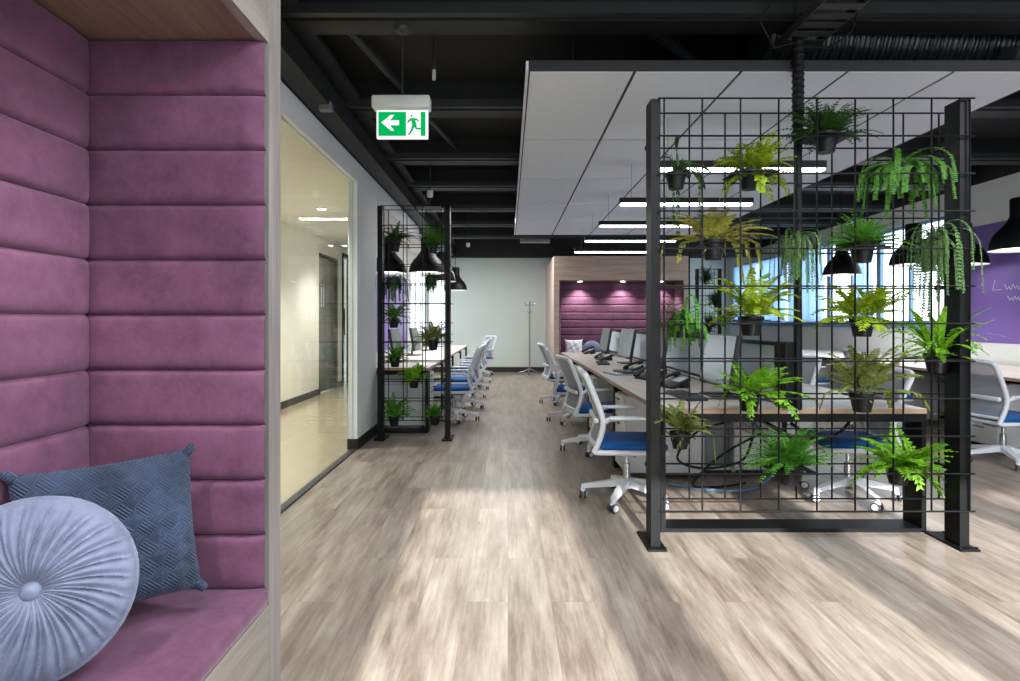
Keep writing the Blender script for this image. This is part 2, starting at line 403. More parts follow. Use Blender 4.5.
# right wall: windows y 7.7-14.9
wy0, wy1, ws, wh = 7.75, 14.9, 1.17, 2.62
m = MB(); m.box((WX, BY, 0), (WX + .12, wy0, 2.9)); m.box((WX, wy0, 0), (WX + .12, wy1, ws)); m.box((WX, wy0, wh), (WX + .12, wy1, 2.9)); m.box((WX, wy1, 0), (WX + .12, 15.4, 2.9))
struct(m, 'wall_right', M['white'])
sbox('trim_5', (WX, BY, 2.9), (WX + .12, 15.4, H), M['beam_black'])
sbox('trim_6', (WX - .008, 1.2, .95), (WX, 7.55, 2.38), M['purple'])
sbox('trim_7', (WX - .06, wy0 - .05, ws - .06), (WX + .02, wy1, ws), M['frame_blue'])
nb = 5; step = (wy1 - wy0) / nb
for i in range(nb):
    a = wy0 + i * step; b = a + step
    m = MB(); m.box((WX + .06, a, ws), (WX + .065, b, wh)); w = struct(m, 'window_%d' % (4 + i), M['pane'])
    m = MB()
    for y in (a, b - .05): m.box((WX + .03, y, ws), (WX + .09, y + .05, wh))
    m.box((WX + .03, a + step/2 - .02, ws), (WX + .08, a + step/2 + .02, wh)); m.box((WX + .03, a, ws), (WX + .09, b, ws + .05)); m.box((WX + .03, a, wh - .05), (WX + .09, b, wh))
    m.build('window_frame', M['frame_blue'], w)
# vertical slat blinds in the far bays
BL = see_through('pale_blue_blind_fabric', srgb(170, 205, 236), .6, tl=.7)
for i in range(1, nb):
    a = wy0 + i * step + .06; k = 11 if i > 1 else 4; w_ = (step - .12)
    t = thing('window_blind', ['', 'pale blue vertical blind drawn half open beside the bright bare window', 'pale blue vertical blind on the third window bay along the right wall', 'pale blue vertical blind on the fourth window bay, seen behind the black cable pole', 'pale blue vertical blind on the last window bay by the far wall'][i], 'blind', (WX - .03, a, wh), 0, 'vertical blinds on the right wall')
    m = MB(); m.box((-.02, 0, -.04), (.02, w_, 0)); m.build('blind_rail', M['frame_blue'], t)
    m = MB()
    for j in range(k):
        y = w_ * (j + .5) / 11; m.box((-.001, y - .055, -1.42), (.001, y + .055, -.04), rot=Matrix.Rotation(R(35), 3, 'Z'))
    m.build('blind_slats', BL, t)
# wall behind the camera with tall windows
m = MB(); ops = [(-.40, .62), (.86, 1.8), (2.06, 3.14), (3.4, 4.48)]
x = -1.42
for (a, b) in ops:
    m.box((x, BY - .1, 0), (a, BY, 2.45)); x = b
m.box((x, BY - .1, 0), (WX, BY, 2.45)); m.box((-1.42, BY - .1, 2.45), (WX, BY, H)); struct(m, 'wall_front', M['white'])
for i, (a, b) in enumerate(ops):
    m = MB(); m.box((a, BY - .06, 0), (b, BY - .055, 2.45)); w = struct(m, 'window_%d' % (10 + i), M['pane'])
    m = MB(); m.box((a, BY - .08, 0), (a + .04, BY - .02, 2.45)); m.box((b - .04, BY - .08, 0), (b, BY - .02, 2.45)); m.box((a, BY - .08, 2.41), (b, BY - .02, 2.45)); m.build('window_frame', M['black'], w)

# corridor door, glazed door, lights
d = MB(); d.box((-3.2, 9.66, .01), (-3.16, 10.58, 2.3)); do = struct(d, 'door_1', M['door'])
m = MB(); m.box((-3.2, 9.62, 0), (-3.1, 9.66, 2.34)); m.box((-3.2, 10.58, 0), (-3.1, 10.62, 2.34)); m.box((-3.2, 9.62, 2.3), (-3.1, 10.62, 2.34)); m.build('door_frame', M['door'], do)
m = MB(); m.cyl((-3.13, 10.48, 1.05), (-3.1, 10.48, 1.05), .012); m.bar((-3.1, 10.49, 1.05), (-3.1, 10.36, 1.05), .015, .02); m.build('door_handle', M['chrome'], do)
m = MB()
for yy in (9.86, 9.98):
    m.lathe((0, 0, 0), [(0, -.02), (.018, -.01), (.02, 0), (.018, .01), (0, .02)], 10)
    n_ = 50; 
    for q in range(len(m.v) - n_, len(m.v)): v = m.v[q]; m.v[q] = (-3.158 + v[0] * .1, yy + v[1], 1.83 + v[2])
    m.box((-3.16, yy - .024, 1.60), (-3.155, yy + .024, 1.79)); m.box((-3.16, yy - .02, 1.46), (-3.155, yy - .003, 1.6)); m.box((-3.16, yy + .003, 1.46), (-3.155, yy + .02, 1.6))
m.build('restroom_symbol', M['white_plastic'], do, label='two white standing figures on the door')
d = MB(); d.box((-3.2, 10.99, .01), (-3.19, 11.66, 2.46)); do = struct(d, 'door_2', M['pane_part'])
m = MB(); m.box((-3.22, 10.95, 0), (-3.1, 11.02, 2.5)); m.box((-3.22, 11.63, 0), (-3.1, 11.7, 2.5)); m.box((-3.22, 10.95, 2.44), (-3.1, 11.7, 2.5)); m.build('door_frame', M['black'], do)
m = MB(); m.tube([(-3.18, 11.12, .95), (-3.12, 11.12, .95), (-3.12, 11.12, 1.45), (-3.18, 11.12, 1.45)], .014, 8); m.build('door_handle', M['black'], do)
def downlight(loc, label, grp, en, col=(1, .97, .92), size=R(120)):
    t = thing('ceiling_downlight', label, 'downlight', loc, 0, grp)
    m = MB(); m.lathe((0, 0, 0), [(.075, -.001), (.08, -.008), (.06, -.01), (.055, 0)], 20); m.build('trim_ring', M['white_metal'], t, 40)
    m = MB(); m.lathe((0, 0, 0), [(.001, -.004), (.055, -.004)], 20); m.build('lens', M['spot_in'], t)
    l = bpy.data.lights.new('downlight', 'SPOT'); l.energy = en; l.color = col; l.spot_size = size; l.spot_blend = .8; l.shadow_soft_size = .06
    lo = bpy.data.objects.new('downlight_lamp', l); C.objects.link(lo); lo.parent = t; lo.location = (0, 0, -.03)
    return t
for i, y in enumerate((1.2, 3.4, 5.2, 7.2, 9.2)):
    downlight((-2.3, y, 2.6), ['round warm downlight in the cream corridor ceiling, hidden behind the booth end', 'round warm downlight in the corridor ceiling closest to the plum booth', 'round warm downlight in the corridor ceiling, second in from the booth', 'round warm downlight in the corridor ceiling, third in from the booth', 'round warm downlight in the corridor ceiling closest to the grey door'][i], 'corridor downlights', 150)
t = thing('ceiling_vent', 'square slatted air vent in the cream corridor ceiling', 'vent', (-2.0, 4.4, 2.6))
m = MB(); m.box((-.2, -.2, -.01), (.2, -.17, 0)); m.box((-.2, .17, -.01), (.2, .2, 0)); m.box((-.2, -.2, -.01), (-.17, .2, 0)); m.box((.17, -.2, -.01), (.2, .2, 0)); m.build('vent_frame', M['white_metal'], t)
m = MB()
for k in range(8): m.box((-.17, -.16 + k * .042, -.008), (.17, -.14 + k * .042, 0))
m.build('vent_slats', M['beam'], t)

# ------------------------------------------------------------------ open black ceiling
def beam(a, b, w, h, mat):
    m = MB(); m.bar(a, b, w, h); return struct(m, 'ceiling_beam', mat)
for y in (3.27, 4.68, 6.15, 7.39, 8.87, 10.3, 11.8): 
    beam((-1.42, y, 2.95), (WX, y, 2.95), .05, .06, M['beam'])
    beam((-1.42, y + .12, 3.03), (WX, y + .12, 3.03), .16, .24, M['beam_black'])
beam((-1.33, BY, 2.80), (-1.33, 13.9, 2.80), .16, .16, M['beam_black'])
beam((-1.30, BY, 2.98), (-1.30, 13.9, 2.98), .24, .04, M['beam'])
m = MB(); m.tube([(.65, 3.4, 3.04), (1.5, 4.33, 3.04)], .035, 10); tag(m.build('ceiling_pipe', M['beam']), 'dark grey pipe crossing diagonally above the front edge of the tiled ceiling raft', 'pipe')
m = MB(); m.tube([(-1.12, 3.1, 3.06), (-.5, 6.5, 3.06)], .03, 10); tag(m.build('ceiling_pipe', M['beam']), 'dark grey pipe running away overhead between the exit sign and the white header', 'pipe')
def sensor(p, label, grp=None, s=1.):
    t = thing('ceiling_sensor', label, 'sensor', p, 0, grp)
    m = MB(); m.lathe((0, 0, 0), [(0, -.07), (.028*s, -.068), (.034*s, -.05), (.034*s, 0), (0.001, .0)], 14); m.build('sensor_head', M['cream_plastic'], t, 40)
    m = MB(); m.cyl((0, 0, 0), (0, 0, H - p[2]), .008, 6); m.build('hanging_rod', M['beam'], t)
p = at(430, 191, 6.3); sensor(p, 'small white sensor hanging from the black ceiling beyond the exit sign')
p = at(468, 243, 10.2); sensor(p, 'tiny white sensor hanging near the pale far wall')
p = at(434, 70, 4.0); sensor(p, 'thin sprinkler drop with pale tip above the exit sign', s=.4)
p = at(402, 27, 3.4); t = thing('ceiling_sensor', 'dark round detector on the black ceiling directly above the exit sign', 'sensor', p)
m = MB(); m.lathe((0, 0, 0), [(0, -.035), (.04, -.03), (.055, 0), (.06, .05), (.0, .05)], 18); m.build('sensor_head', M['beam'], t, 40); m = MB(); m.cyl((0, 0, .05), (0, 0, H - p[2]), .012, 8); m.build('hanging_rod', M['beam'], t)
p = at(326, 107, 4.1); t = thing('ceiling_sensor', 'small pale box mounted on the black beam left of the exit sign', 'sensor', p)
m = MB(); m.rbox((-.045, -.03, -.03), (.045, .03, .03), .008); m.build('sensor_box', M['grey_metal'], t); m = MB(); m.cyl((0, 0, .03), (0, 0, H - p[2]), .008, 6); m.build('hanging_rod', M['beam'], t)
t = thing('ceiling_fixture', 'flat grey fixture hung in the dark ceiling short of the far wall', 'fixture', at(535, 241, 11))
m = MB(); m.rbox((-.28, -.1, -.03), (.28, .1, .03), .01); m.build('fixture_body', M['grey_metal'], t); m = MB(); m.cyl((0, 0, .03), (0, 0, .35), .006, 6); m.build('hanging_rod', M['beam'], t)
t = thing('ceiling_fixture', 'flat grey fixture hung in the dark ceiling above the small plant screen', 'fixture', at(430, 209, 6.6))
m = MB(); m.rbox((-.14, -.1, -.02), (.14, .1, .02), .01); m.build('fixture_body', M['grey_metal'], t); m = MB(); m.cyl((0, 0, .02), (0, 0, .65), .006, 6); m.build('hanging_rod', M['beam'], t)

# suspended tile raft: 5 x 5 tiles of 0.6 x 1.22
rx0, ry0, tw, td, rz = .118, 3.36, .614, 1.259, 2.643
m = MB(); m.box((rx0 - .012, ry0 - .012, rz + .004), (rx0 + 5*tw + .012, ry0 + 5*td + .012, rz + .06), 1)
for i in range(5):
    for j in range(5):
        m.box((rx0 + i*tw + .010, ry0 + j*td + .008, rz), (rx0 + (i+1)*tw - .010, ry0 + (j+1)*td - .008, rz + .02), 0)
m.box((rx0 - .014, ry0 - .014, rz + .001), (rx0 - .0, ry0 + 5*td + .014, rz + .055), 0)
raft = struct(m, 'ceiling_raft', [M['tile'], M['tile_gap']])
m = MB(); m.box((rx0 + .25, ry0 + .25, rz + .06), (rx0 + 5*tw - .25, ry0 + 5*td - .25, rz + .12)); 
for x in (rx0 + .3, rx0 + 2.7):
    for y in (ry0 + .4, ry0 + 3, ry0 + 5.6): m.cyl((x, y, rz + .1), (x, y, H), .006, 6)
m.build('raft_frame', M['beam_black'], raft)

# cable tray and the cable drop
t = thing('hanging_cable_tray', 'dark perforated cable tray running overhead to the cable drop', 'cable tray', (1.7, 0, 2.81))
m = MB()
m.box((-.115, 1.6, 0), (-.105, 3.5, .05)); m.box((.105, 1.6, 0), (.115, 3.5, .05))
for k in range(20): m.box((-.105, 1.62 + k * .095, 0), (.105, 1.675 + k * .095, .006))
m.build('tray', M['beam'], t)
m = MB()
for y in (1.9, 3.2): m.cyl((-.11, y, .03), (-.11, y, H - 2.81), .005, 6); m.cyl((.11, y, .03), (.11, y, H - 2.81), .005, 6)
m.build('hanging_rod', M['beam'], t)
random.seed(4)
t = thing('cable_pole', 'black cable bundle dropping from the ceiling tray down to the desk end', 'cable', (1.654, 3.325, 0))
m = MB()
for k in range(9):
    a = k * .7; r = .02
    m.tube([(r*math.cos(a + q*.5) * (1.0 if q > 3 else .55), r*math.sin(a + q*.5) * (1.0 if q > 3 else .55), z) for q, z in enumerate((.70, 1.2, 1.7, 2.15, 2.4, 2.6, 2.84))], .011, 6)
m.build('cable_bundle', M['cable'], t, 60)
m = MB(); m.box((-.016, -.012, .70), (.016, .02, 2.3)); m.build('pole', M['black'], t)
m = MB()
for k in range(16):
    z = 2.25 + k * .036; m.lathe((0, 0, z), [(.028, -.012), (.036, 0), (.028, .012)], 12)
m.build('cable_sleeve', M['cable'], t, 60)
m = MB()
m.tube([(.01, 0, 2.8), (-.16, -.05, 2.74), (-.26, -.1, 2.86), (-.2, -.15, 2.97), (-.05, -.2, 2.95)], .007, 6); m.tube([(.03, 0, 2.78), (.16, -.04, 2.74), (.26, -.08, 2.82), (.3, -.1, 2.98)], .007, 6)
m.build('loose_cable', M['cable'], t, 60)
# duct
t = thing('ceiling_duct', 'fat black flexible duct lying overhead above the tiled ceiling raft', 'duct', (0, 3.62, 0))
m = MB(); pts = []; rs = []
for k in range(160):
    s_ = k / 159; pts.append((1.55 + s_ * 3.2, s_ * .25, 2.955 + .03 * s_)); rs.append(.165 + .007 * math.sin(k * 1.6))
m.tube(pts, rs, 20); m.build('duct_hose', M['duct'], t, 60)
m = MB(); m.tube([(3.0, -.12, 2.80), (4.3, .35, 3.08)], .05, 10); m.build('duct_strap', M['beam'], t)
# linear lights
for i in range(5):
    y = 4.12 + i * 1.217
    t = thing('ceiling_light_bar', ['slim black light bar with white glow, closest to the plant screen', 'second slim black light bar back from the plant screen, showing left of the post', 'third slim black light bar back from the plant screen', 'fourth slim black light bar back, next to last before the far booth', 'last slim black light bar, closest to the far plum booth'][i], 'light', (1.63, y, 2.28), 0, 'light bars over the bench desk')
    m = MB(); m.rbox((-.61, -.03, .004), (.61, .03, .055), .004, 1); m.build('housing', M['black'], t)
    m = MB(); m.rbox((-.6, -.026, -.014), (.6, .026, .006), .006, 2); m.build('diffuser', M['led'], t)
    m = MB()
    for x in (-.5, .5): m.cyl((x, 0, .05), (x, 0, rz - 2.28 + .01), .002, 5)
    m.build('hanging_wire', M['grey_metal'], t)

# exit sign  (crop px -> metres helper local to the sign)
ep = at(402.5, 124, 3.43); sg = thing('exit_sign', 'green and white illuminated exit sign hanging from the black ceiling', 'sign', ep)
k_ = 3.43 / F / 12.39
def E(px, py, y=-.014): return ((px - 467) * k_, y, -(py - 412) * k_)
m = MB(); m.rbox((-.175, -.045, .083), (.165, .05, .158), .012, 3); m.box((-.15, -.02, .076), (.15, .02, .085)); m.build('housing', M['cream_plastic'], sg, 40)
m = MB(); m.rbox((E(150,0)[0], -.012, E(0,598)[2]), (E(785,0)[0], .012, E(0,228)[2]), .003, 1); m.build('panel', M['exit_white'], sg)
m = MB()
m.prism([E(175,272), E(515,272), E(515,568), E(175,568)], (0, .002, 0)); m.prism([E(697,272), E(755,272), E(755,568), E(697,568)], (0, .002, 0)); m.build('panel_green', M['exit_green'], sg)
m = MB(); m.prism([E(212,405,-.017), E(330,312,-.017), E(372,312,-.017), E(318,378,-.017), E(430,378,-.017), E(430,438,-.017), E(318,438,-.017), E(372,505,-.017), E(330,505,-.017)], (0, .002, 0)); m.build('arrow', M['exit_white'], sg)
m = MB()
c = E(583, 322, -.017); m.prism([(c[0] + 0.006*math.cos(a*PI/6), c[1], c[2] + 0.006*math.sin(a*PI/6)) for a in range(12)], (0, .002, 0))
for pl in ([(575,352),(620,350),(650,440),(600,455),(585,400)], [(575,352),(590,372),(560,392),(540,412),(530,398),(548,372)], [(620,350),(652,358),(680,385),(672,398),(645,378),(620,375)],
           [(600,440),(640,430),(652,468),(716,472),(716,490),(640,490),(618,460)], [(592,440),(622,450),(600,500),(560,556),(535,556),(570,505)]):
    m.prism([E(a, b, -.017) for a, b in pl], (0, .002, 0))
m.build('running_figure', M['exit_green'], sg)
m = MB(); m.cyl((0, 0, .155), (0, 0, H - ep[2]), .004, 6); m.build('hanging_rod', M['beam'], sg)

# ------------------------------------------------------------------ upholstered booths
def channel(mb, W, z0, z1, n, thick, axis='x', nu=10):
    """horizontal padded channels, spanning 0..W in x, bulging to -y"""
    hgt = (z1 - z0) / n; nv = 20
    for k in range(n):
        base = len(mb.v); vs = []; fs = []
        for j in range(nv + 1):
            v = j / nv; q = 1 - abs(2*v - 1)**7
            for i in range(nu + 1):
                u = i / nu; e = min(1., min(u, 1 - u) * W / .012); e = math.sqrt(max(0, 1 - (1 - e)**2))
                d = thick * (.45 + .55 * q ** .45) * (.7 + .3 * e)
                uu = u if nu <= 4 else (0 if i == 0 else 1 if i == nu else u)
                vs.append((uu * W, -d, z0 + k*hgt + v*hgt))
        for j in range(nv):
            for i in range(nu):
                a = j*(nu+1)+i; fs.append((a, a+1, a+nu+2, a+nu+1))
        mb.add(vs, fs)
def booth(name, label, W, D, zo, ztop, side, loc, rz, fascia_top, woodn='wood', front_h=.40, seat=.45):
    """interior 0..W in x, opening at y=0, back at y=D"""
    t = thing(name, label, 'booth', loc, rz)
    m = MB()
    m.box((-side, 0, 0), (-.03, D + .08, ztop)); m.box((W + .03, 0, 0), (W + side, D + .08, ztop)); m.build('side_panel', M[woodn], t)
    m = MB(); m.box((-.03, 0, zo), (W + .03, .03, ztop)); m.build('fascia', M['wood_h' if woodn == 'wood' else woodn], t)
    m = MB(); m.box((-.03, .03, zo), (W + .03, D + .08, zo + .03)); m.build('niche_ceiling', M['wood_warm'], t)
    m = MB(); m.box((-.03, 0, 0), (W + .03, .03, front_h)); m.build('seat_front', M['wood_h' if woodn == 'wood' else woodn], t)
    m = MB(); m.box((-.03, D + .06, 0), (W + .03, D + .08, ztop)); m.build('back_panel', M['wood'], t)
    m = MB(); channel(m, W, seat, zo, 10, .035, nu=24); m.xform(Matrix.Translation((0, D + .035, 0))); m.build('back_cushion', M['velvet'], t, 60)
    for s in (0, 1):
        m = MB(); channel(m, D + .03, seat, zo, 10, .035, nu=16)
        if s == 0: m.xform(Matrix.Translation((-.035, 0.005, 0)) @ Matrix.Rotation(R(90), 4, 'Z'))
        else: m.xform(Matrix.Translation((W + .035, D + .035, 0)) @ Matrix.Rotation(R(-90), 4, 'Z'))
        m.build('side_cushion', M['velvet'], t, 60)
    m = MB(); m.rbox((-.03, -.006, front_h), (W + .03, D + .03, seat + .004), .02, 4); m.build('seat_cushion', M['velvet'], t, 60)
    return t
nb_ = booth('seating_booth', 'plum velvet booth with channel padding in a grey oak surround beside the camera', 1.94, .476, 1.99, 2.72, .115, (-.677, -.32, 0), R(90), 0)
def blight(parent, p, en, size=R(110), tgt=None):
    m = MB(); m.lathe((p[0], p[1], p[2]), [(.001, -.004), (.035, -.004), (.045, -.006), (.05, 0)], 16); m.build('downlight', M['spot_in'], parent)
    l = bpy.data.lights.new('booth_spot', 'SPOT'); l.energy = en; l.color = (1, .93, .88); l.spot_size = size; l.spot_blend = .7; l.shadow_soft_size = .03
    lo = bpy.data.objects.new('booth_lamp', l); C.objects.link(lo); lo.parent = parent; lo.location = (p[0], p[1], p[2] - .02)
blight(nb_, (1.25, .33, 1.99), 34); blight(nb_, (.5, .33, 1.99), 30)
fb = booth('seating_booth', 'far plum velvet booth in a pale oak surround against the far wall', 2.41, .55, 2.03, 2.51, .14, (1.05, 11.57, 0), 0, 0, 'wood_pale')
m = MB(); m.box((-.14, .63, 0), (-.11, 2.43, 2.51)); m.box((-.11, .63, 2.48), (2.55, 2.43, 2.51)); m.box((2.52, .63, 0), (2.55, 2.43, 2.51)); m.build('rear_cladding', M['wood_pale'], fb)
blight(fb, (.42, .36, 2.03), 60); blight(fb, (1.3, .36, 2.03), 50); blight(fb, (2.1, .36, 2.03), 40)

def square_pillow(name, label, loc, rot, W=.46, Hh=.42, T=.075, mat='pillow_dark'):
    t = thing(name, label, 'pillow', loc); t.rotation_euler = rot
    for sgn in (-1, 1):
        m = MB(); n = 26; vs = []; fs = []
        for j in range(n + 1):
            for i in range(n + 1):
                u = 2*i/n - 1; v = 2*j/n - 1
                pin = 1 - .05 * (1 - v*v) ; pin2 = 1 - .05 * (1 - u*u)
                x = u * W/2 * pin; z = v * Hh/2 * pin2
                th = T * (max(0, (1 - u**4) * (1 - v**4))) ** .55
                w = .006 * math.sin(u*9 + v*4) * (1 - abs(u)) + .005 * math.sin(v*11 - u*6) * (1 - abs(v))
                vs.append((x, sgn * th * .62 + w * (th/T), z))
        for j in range(n):
            for i in range(n):
                a = j*(n+1)+i; f = (a, a+1, a+n+2, a+n+1); fs.append(f if sgn < 0 else f[::-1])
        m.add(vs, fs); m.build('front_cover' if sgn < 0 else 'back_cover', M[mat] if sgn < 0 else M['white_fabric'] if mat == 'pillow_dark' else M[mat], t, 80)
    for (a, b) in ((-1, -1), (-1, 1), (1, -1), (1, 1)):
        m = MB(); c0 = Vector((a*W*.475, 0, b*Hh*.47)); c1 = Vector((a*W*.51, -.004, b*Hh*.512))
        m.tube([c0 - (c1-c0)*.6, c0, c1, c1 + (c1-c0)*.25], [.010, .012, .011, .005], 10); m.build('corner_tuft', M[mat], t, 60)
    return t
M['white_fabric'] = plain('white_piping_fabric', srgb(208, 212, 222), .8)
def lookrot(nrm, tilt):
    """faces local -y along nrm (x,y), then leans back"""
    rz_ = math.atan2(nrm[0], -nrm[1]); return (Matrix.Rotation(rz_, 4, 'Z') @ Matrix.Rotation(-tilt, 4, 'X')).to_euler()
square_pillow('square_cushion', 'square slate blue quilted cushion leaning in the booth corner', (-.965, 1.415, .684), (Matrix.Rotation(0, 4, 'Z') @ lookrot((.62, -.78), R(14)).to_matrix().to_4x4() @ Matrix.Rotation(R(-2), 4, 'Y')).to_euler(), .375, .355, .07)

def round_pillow(name, label, loc, rot, Rr=.18, T=.06, mat='velvet_blue', np_=26, res=416):
    t = thing(name, label, 'pillow', loc); t.rotation_euler = rot
    m = MB(); rings = 26; vs = []; fs = []
    for s_ in (1, -1):
        for i in range(rings + 1):
            q = i / rings; r = Rr * math.sin(q * PI / 2) if False else Rr * q
            for j in range(res):
                a = 2*PI*j/res; tw = a + .35 * q * s_
                env = math.sqrt(max(0, 1 - q**2.6)) * T * (1 - .55 * math.exp(-(q/.16)**2))
                ph = (tw * np_ / (2*PI)) % 1.; c = min(ph, 1 - ph)
                crease = math.exp(-(c/.065)**2)
                amp = .014 * min(1, q * 2.2) * (1 if q < .86 else max(0, (1 - q)/.14))
                rid = amp * .75 * crease - amp * .3 * math.cos(2*PI*ph)
                rr = r * (1 - .012 * crease * q)
                vs.append((rr*math.cos(a), -s_ * (env + rid), rr*math.sin(a)))
    for sd in range(2):
        o = sd * (rings+1) * res
        for i in range(rings):
            for j in range(res):
                a = o + i*res + j; b = o + i*res + (j+1) % res; f = (a, b, b + res, a + res); fs.append(f if sd == 0 else f[::-1])
    m.add(vs, fs); m.build('pleated_cover', M[mat], t, 80)
    m = MB(); m.tube([(Rr*.985*math.cos(a*PI/36), 0, Rr*.985*math.sin(a*PI/36)) for a in range(72)], .006, 8, closed=True); m.build('piping', M[mat], t, 80)
    m = MB()
    m.lathe((0, 0, 0), [(0.0005, .014), (.012, .012), (.02, .006), (.021, 0), (.018, -.006)], 24); m.xform(Matrix.Translation((0, -T*.52, 0)) @ Matrix.Rotation(R(90), 4, 'X')); m.build('button', M[mat], t, 60)
    return t
round_pillow('round_cushion', 'round pale blue pleated velvet cushion with centre button', (-.972, 1.19, .652), lookrot((.62, -.85), R(18)), .183, .062)
square_pillow('square_cushion', 'small white cushion on the far booth seat', (1.35, 11.95, .66), (R(-12), 0, 0), .36, .36, .07, 'white_fabric')
round_pillow('round_cushion', 'small round pale cushion on the far booth seat', (1.72, 11.93, .63), (R(-14), 0, 0), .19, .07, 'velvet_blue', 20, 80)

# ------------------------------------------------------------------ task chairs (face +x)
def chair_proto(label, loc, rz, group):
    t = thing('office_chair', label, 'chair', loc, rz, group)
    hub = .115
    # five star base
    m = MB()
    ph = R(29)
    m.cyl((0, 0, .085), (0, 0, .15), .035, 16, r2=.028)
    for k in range(5):
        a = ph + 2*PI*k/5; d = Vector((math.cos(a), math.sin(a), 0)); sd = Vector((-d.y, d.x, 0))
        p0, p1 = d*.02 + Vector((0, 0, .125)), d*.295 + Vector((0, 0, .082))
        vs = []
        for p, w, h in ((p0, .030, .024), (p1, .016, .012)):
            for (i, j) in ((-1,-1),(1,-1),(1,1),(-1,1)): vs.append(p + sd*i*w + Vector((0, 0, j*h)))
        m.add(vs, [(0,1,2,3),(7,6,5,4),(0,4,5,1),(1,5,6,2),(2,6,7,3),(3,7,4,0)])
        m.cyl(d*.292 + Vector((0, 0, .05)), d*.292 + Vector((0, 0, .093)), .014, 10)
    m.build('star_base', M['white_plastic'], t, 35)
    for k in range(5):
        a = ph + 2*PI*k/5; d = Vector((math.cos(a), math.sin(a), 0)); b = a + .9 + k * 1.1; ax = Vector((math.cos(b), math.sin(b), 0)); c = d*.292 + Vector((0, 0, .029))
        m = MB()
        for s in (-1, 1):
            m.cyl(c + ax*s*.009, c + ax*s*.024, .029, 18, 1); m.cyl(c + ax*s*.0235, c + ax*s*.027, .021, 18, 0)
        m.tube([c + Vector((0, 0, .033)), c + Vector((0, 0, .02))], [.018, .022], 10, 0)
        m.build('caster', [M['white_plastic'], M['tyre']], t, 35)
    m = MB(); m.cyl((0, 0, .14), (0, 0, .25), .024, 14); m.cyl((0, 0, .24), (0, 0, .335), .014, 12); m.build('gas_lift', M['chrome'], t, 35)
    m = MB(); m.rbox((-.13, -.07, .365), (.10, .07, .405), .014); m.bar((.02, -.07, .385), (.03, -.17, .38), .012, .012); m.build('tilt_mechanism', M['grey_metal'], t)
    m = MB(); m.rbox((-.225, -.235, .40), (.235, .235, .432), .014, 3); m.build('seat_shell', M['white_plastic'], t, 40)
    m = MB(); m.rbox((-.20, -.222, .43), (.232, .222, .475), .02, 3); m.build('seat', M['blue'], t, 50)
    # back frame: side rails with a forward kink at arm height
    def prof(z):
        if z < .62: return -.235 + .055 * math.sin((z - .42)/.2 * PI/2)
        return -.18 - .115 * ((z - .62)/.3) ** 1.15
    m = MB(); zs = [.415, .46, .52, .58, .62, .68, .75, .82, .89]
    def half(z): return .205 + .022 * math.sin(min(1, (z-.4)/.35) * PI/2)
    left = [Vector((prof(z), half(z), z)) for z in zs]
    top = [Vector((prof(.915) - .002, .215, .915)), Vector((prof(.925) - .012, .16, .925)), Vector((prof(.928) - .02, 0, .928)), Vector((prof(.925) - .012, -.16, .925)), Vector((prof(.915) - .002, -.215, .915))]
    right = [Vector((p.x, -p.y, p.z)) for p in reversed(left)]
    path = left + top + right
    for a, b in zip(path[:-1], path[1:]): 
        m.tube([a - (b-a)*.04, b + (b-a)*.04], .019, 8)
    m.tube([left[1], Vector((left[1].x - .02, 0, left[1].z)), right[-2]], .014, 8)
    for sgn in (-1, 1): m.bar((-.235, sgn*.208, .418), (-.10, sgn*.208, .418), .03, .03)
    m.build('backrest_frame', M['white_plastic'], t, 50)
    m = MB(); nz, ny = 14, 8; vs = []; fs = []
    for i in range(nz + 1):
        z = .455 + (.92 - .455) * i/nz
        for j in range(ny + 1):
            y = (2*j/ny - 1) * (half(min(z, .89)) - .008); vs.append((prof(z) - .022 * (1 - (2*j/ny - 1)**2), y, z))
    for i in range(nz):
        for j in range(ny): a = i*(ny+1)+j; fs.append((a, a+1, a+ny+2, a+ny+1))
    m.add(vs, fs); m.build('backrest_mesh', M['mesh'], t, 80)
    m = MB(); m.rbox((-.235, -.20, .60), (-.205, .20, .635), .01); m.build('lumbar_bar', M['white_plastic'], t, 50)
    for s in (-1, 1):
        m = MB(); m.tube([(-.19, s*.215, .60), (-.15, s*.245, .632), (-.10, s*.25, .64)], .016, 8); m.rbox((-.15, s*.25 - .028, .632), (.11, s*.25 + .028, .654), .01, 3); m.build('armrest', M['white_plastic'], t, 50)
    for c in t.children:
        if not c.name.startswith(('star_base', 'caster', 'gas_lift')): c.location.z = -.052
    return t
GA = 'task chairs on the aisle side of the bench desk behind the plant screen'
ch = chair_proto('white task chair with bright blue seat beside the plant screen post, aisle side', (.80, 3.93, 0), R(-3), GA)
CH_ = ch
dup(ch, 'white mesh task chair second along the aisle side of the main bench desk', (.80, 5.45, 0), R(9), GA)
dup(ch, 'white mesh task chair third along the aisle side of the main bench desk', (.78, 7.0, 0), R(-4), GA)
dup(ch, 'last white task chair along the aisle, closest to the far booth', (.78, 8.6, 0), R(6), GA)
GB = 'task chairs on the far side of the main bench desk, seen through the plant screen'
for i, (x, y, a, lb) in enumerate([(2.32, 3.98, 172, 'white task chair with its base under the desk end, behind the plant screen'), (2.45, 5.35, 196, 'task chair with dark grey mesh back just right of the black cable pole'), (2.45, 7.0, 174, 'task chair on the window side of the main bench, third back from the plant screen'), (2.45, 8.6, 185, 'task chair on the window side of the main bench, farthest back')]):
    dup(ch, lb, (x, y, 0), R(a), GB)
GC = 'task chairs at the desk along the purple wall'
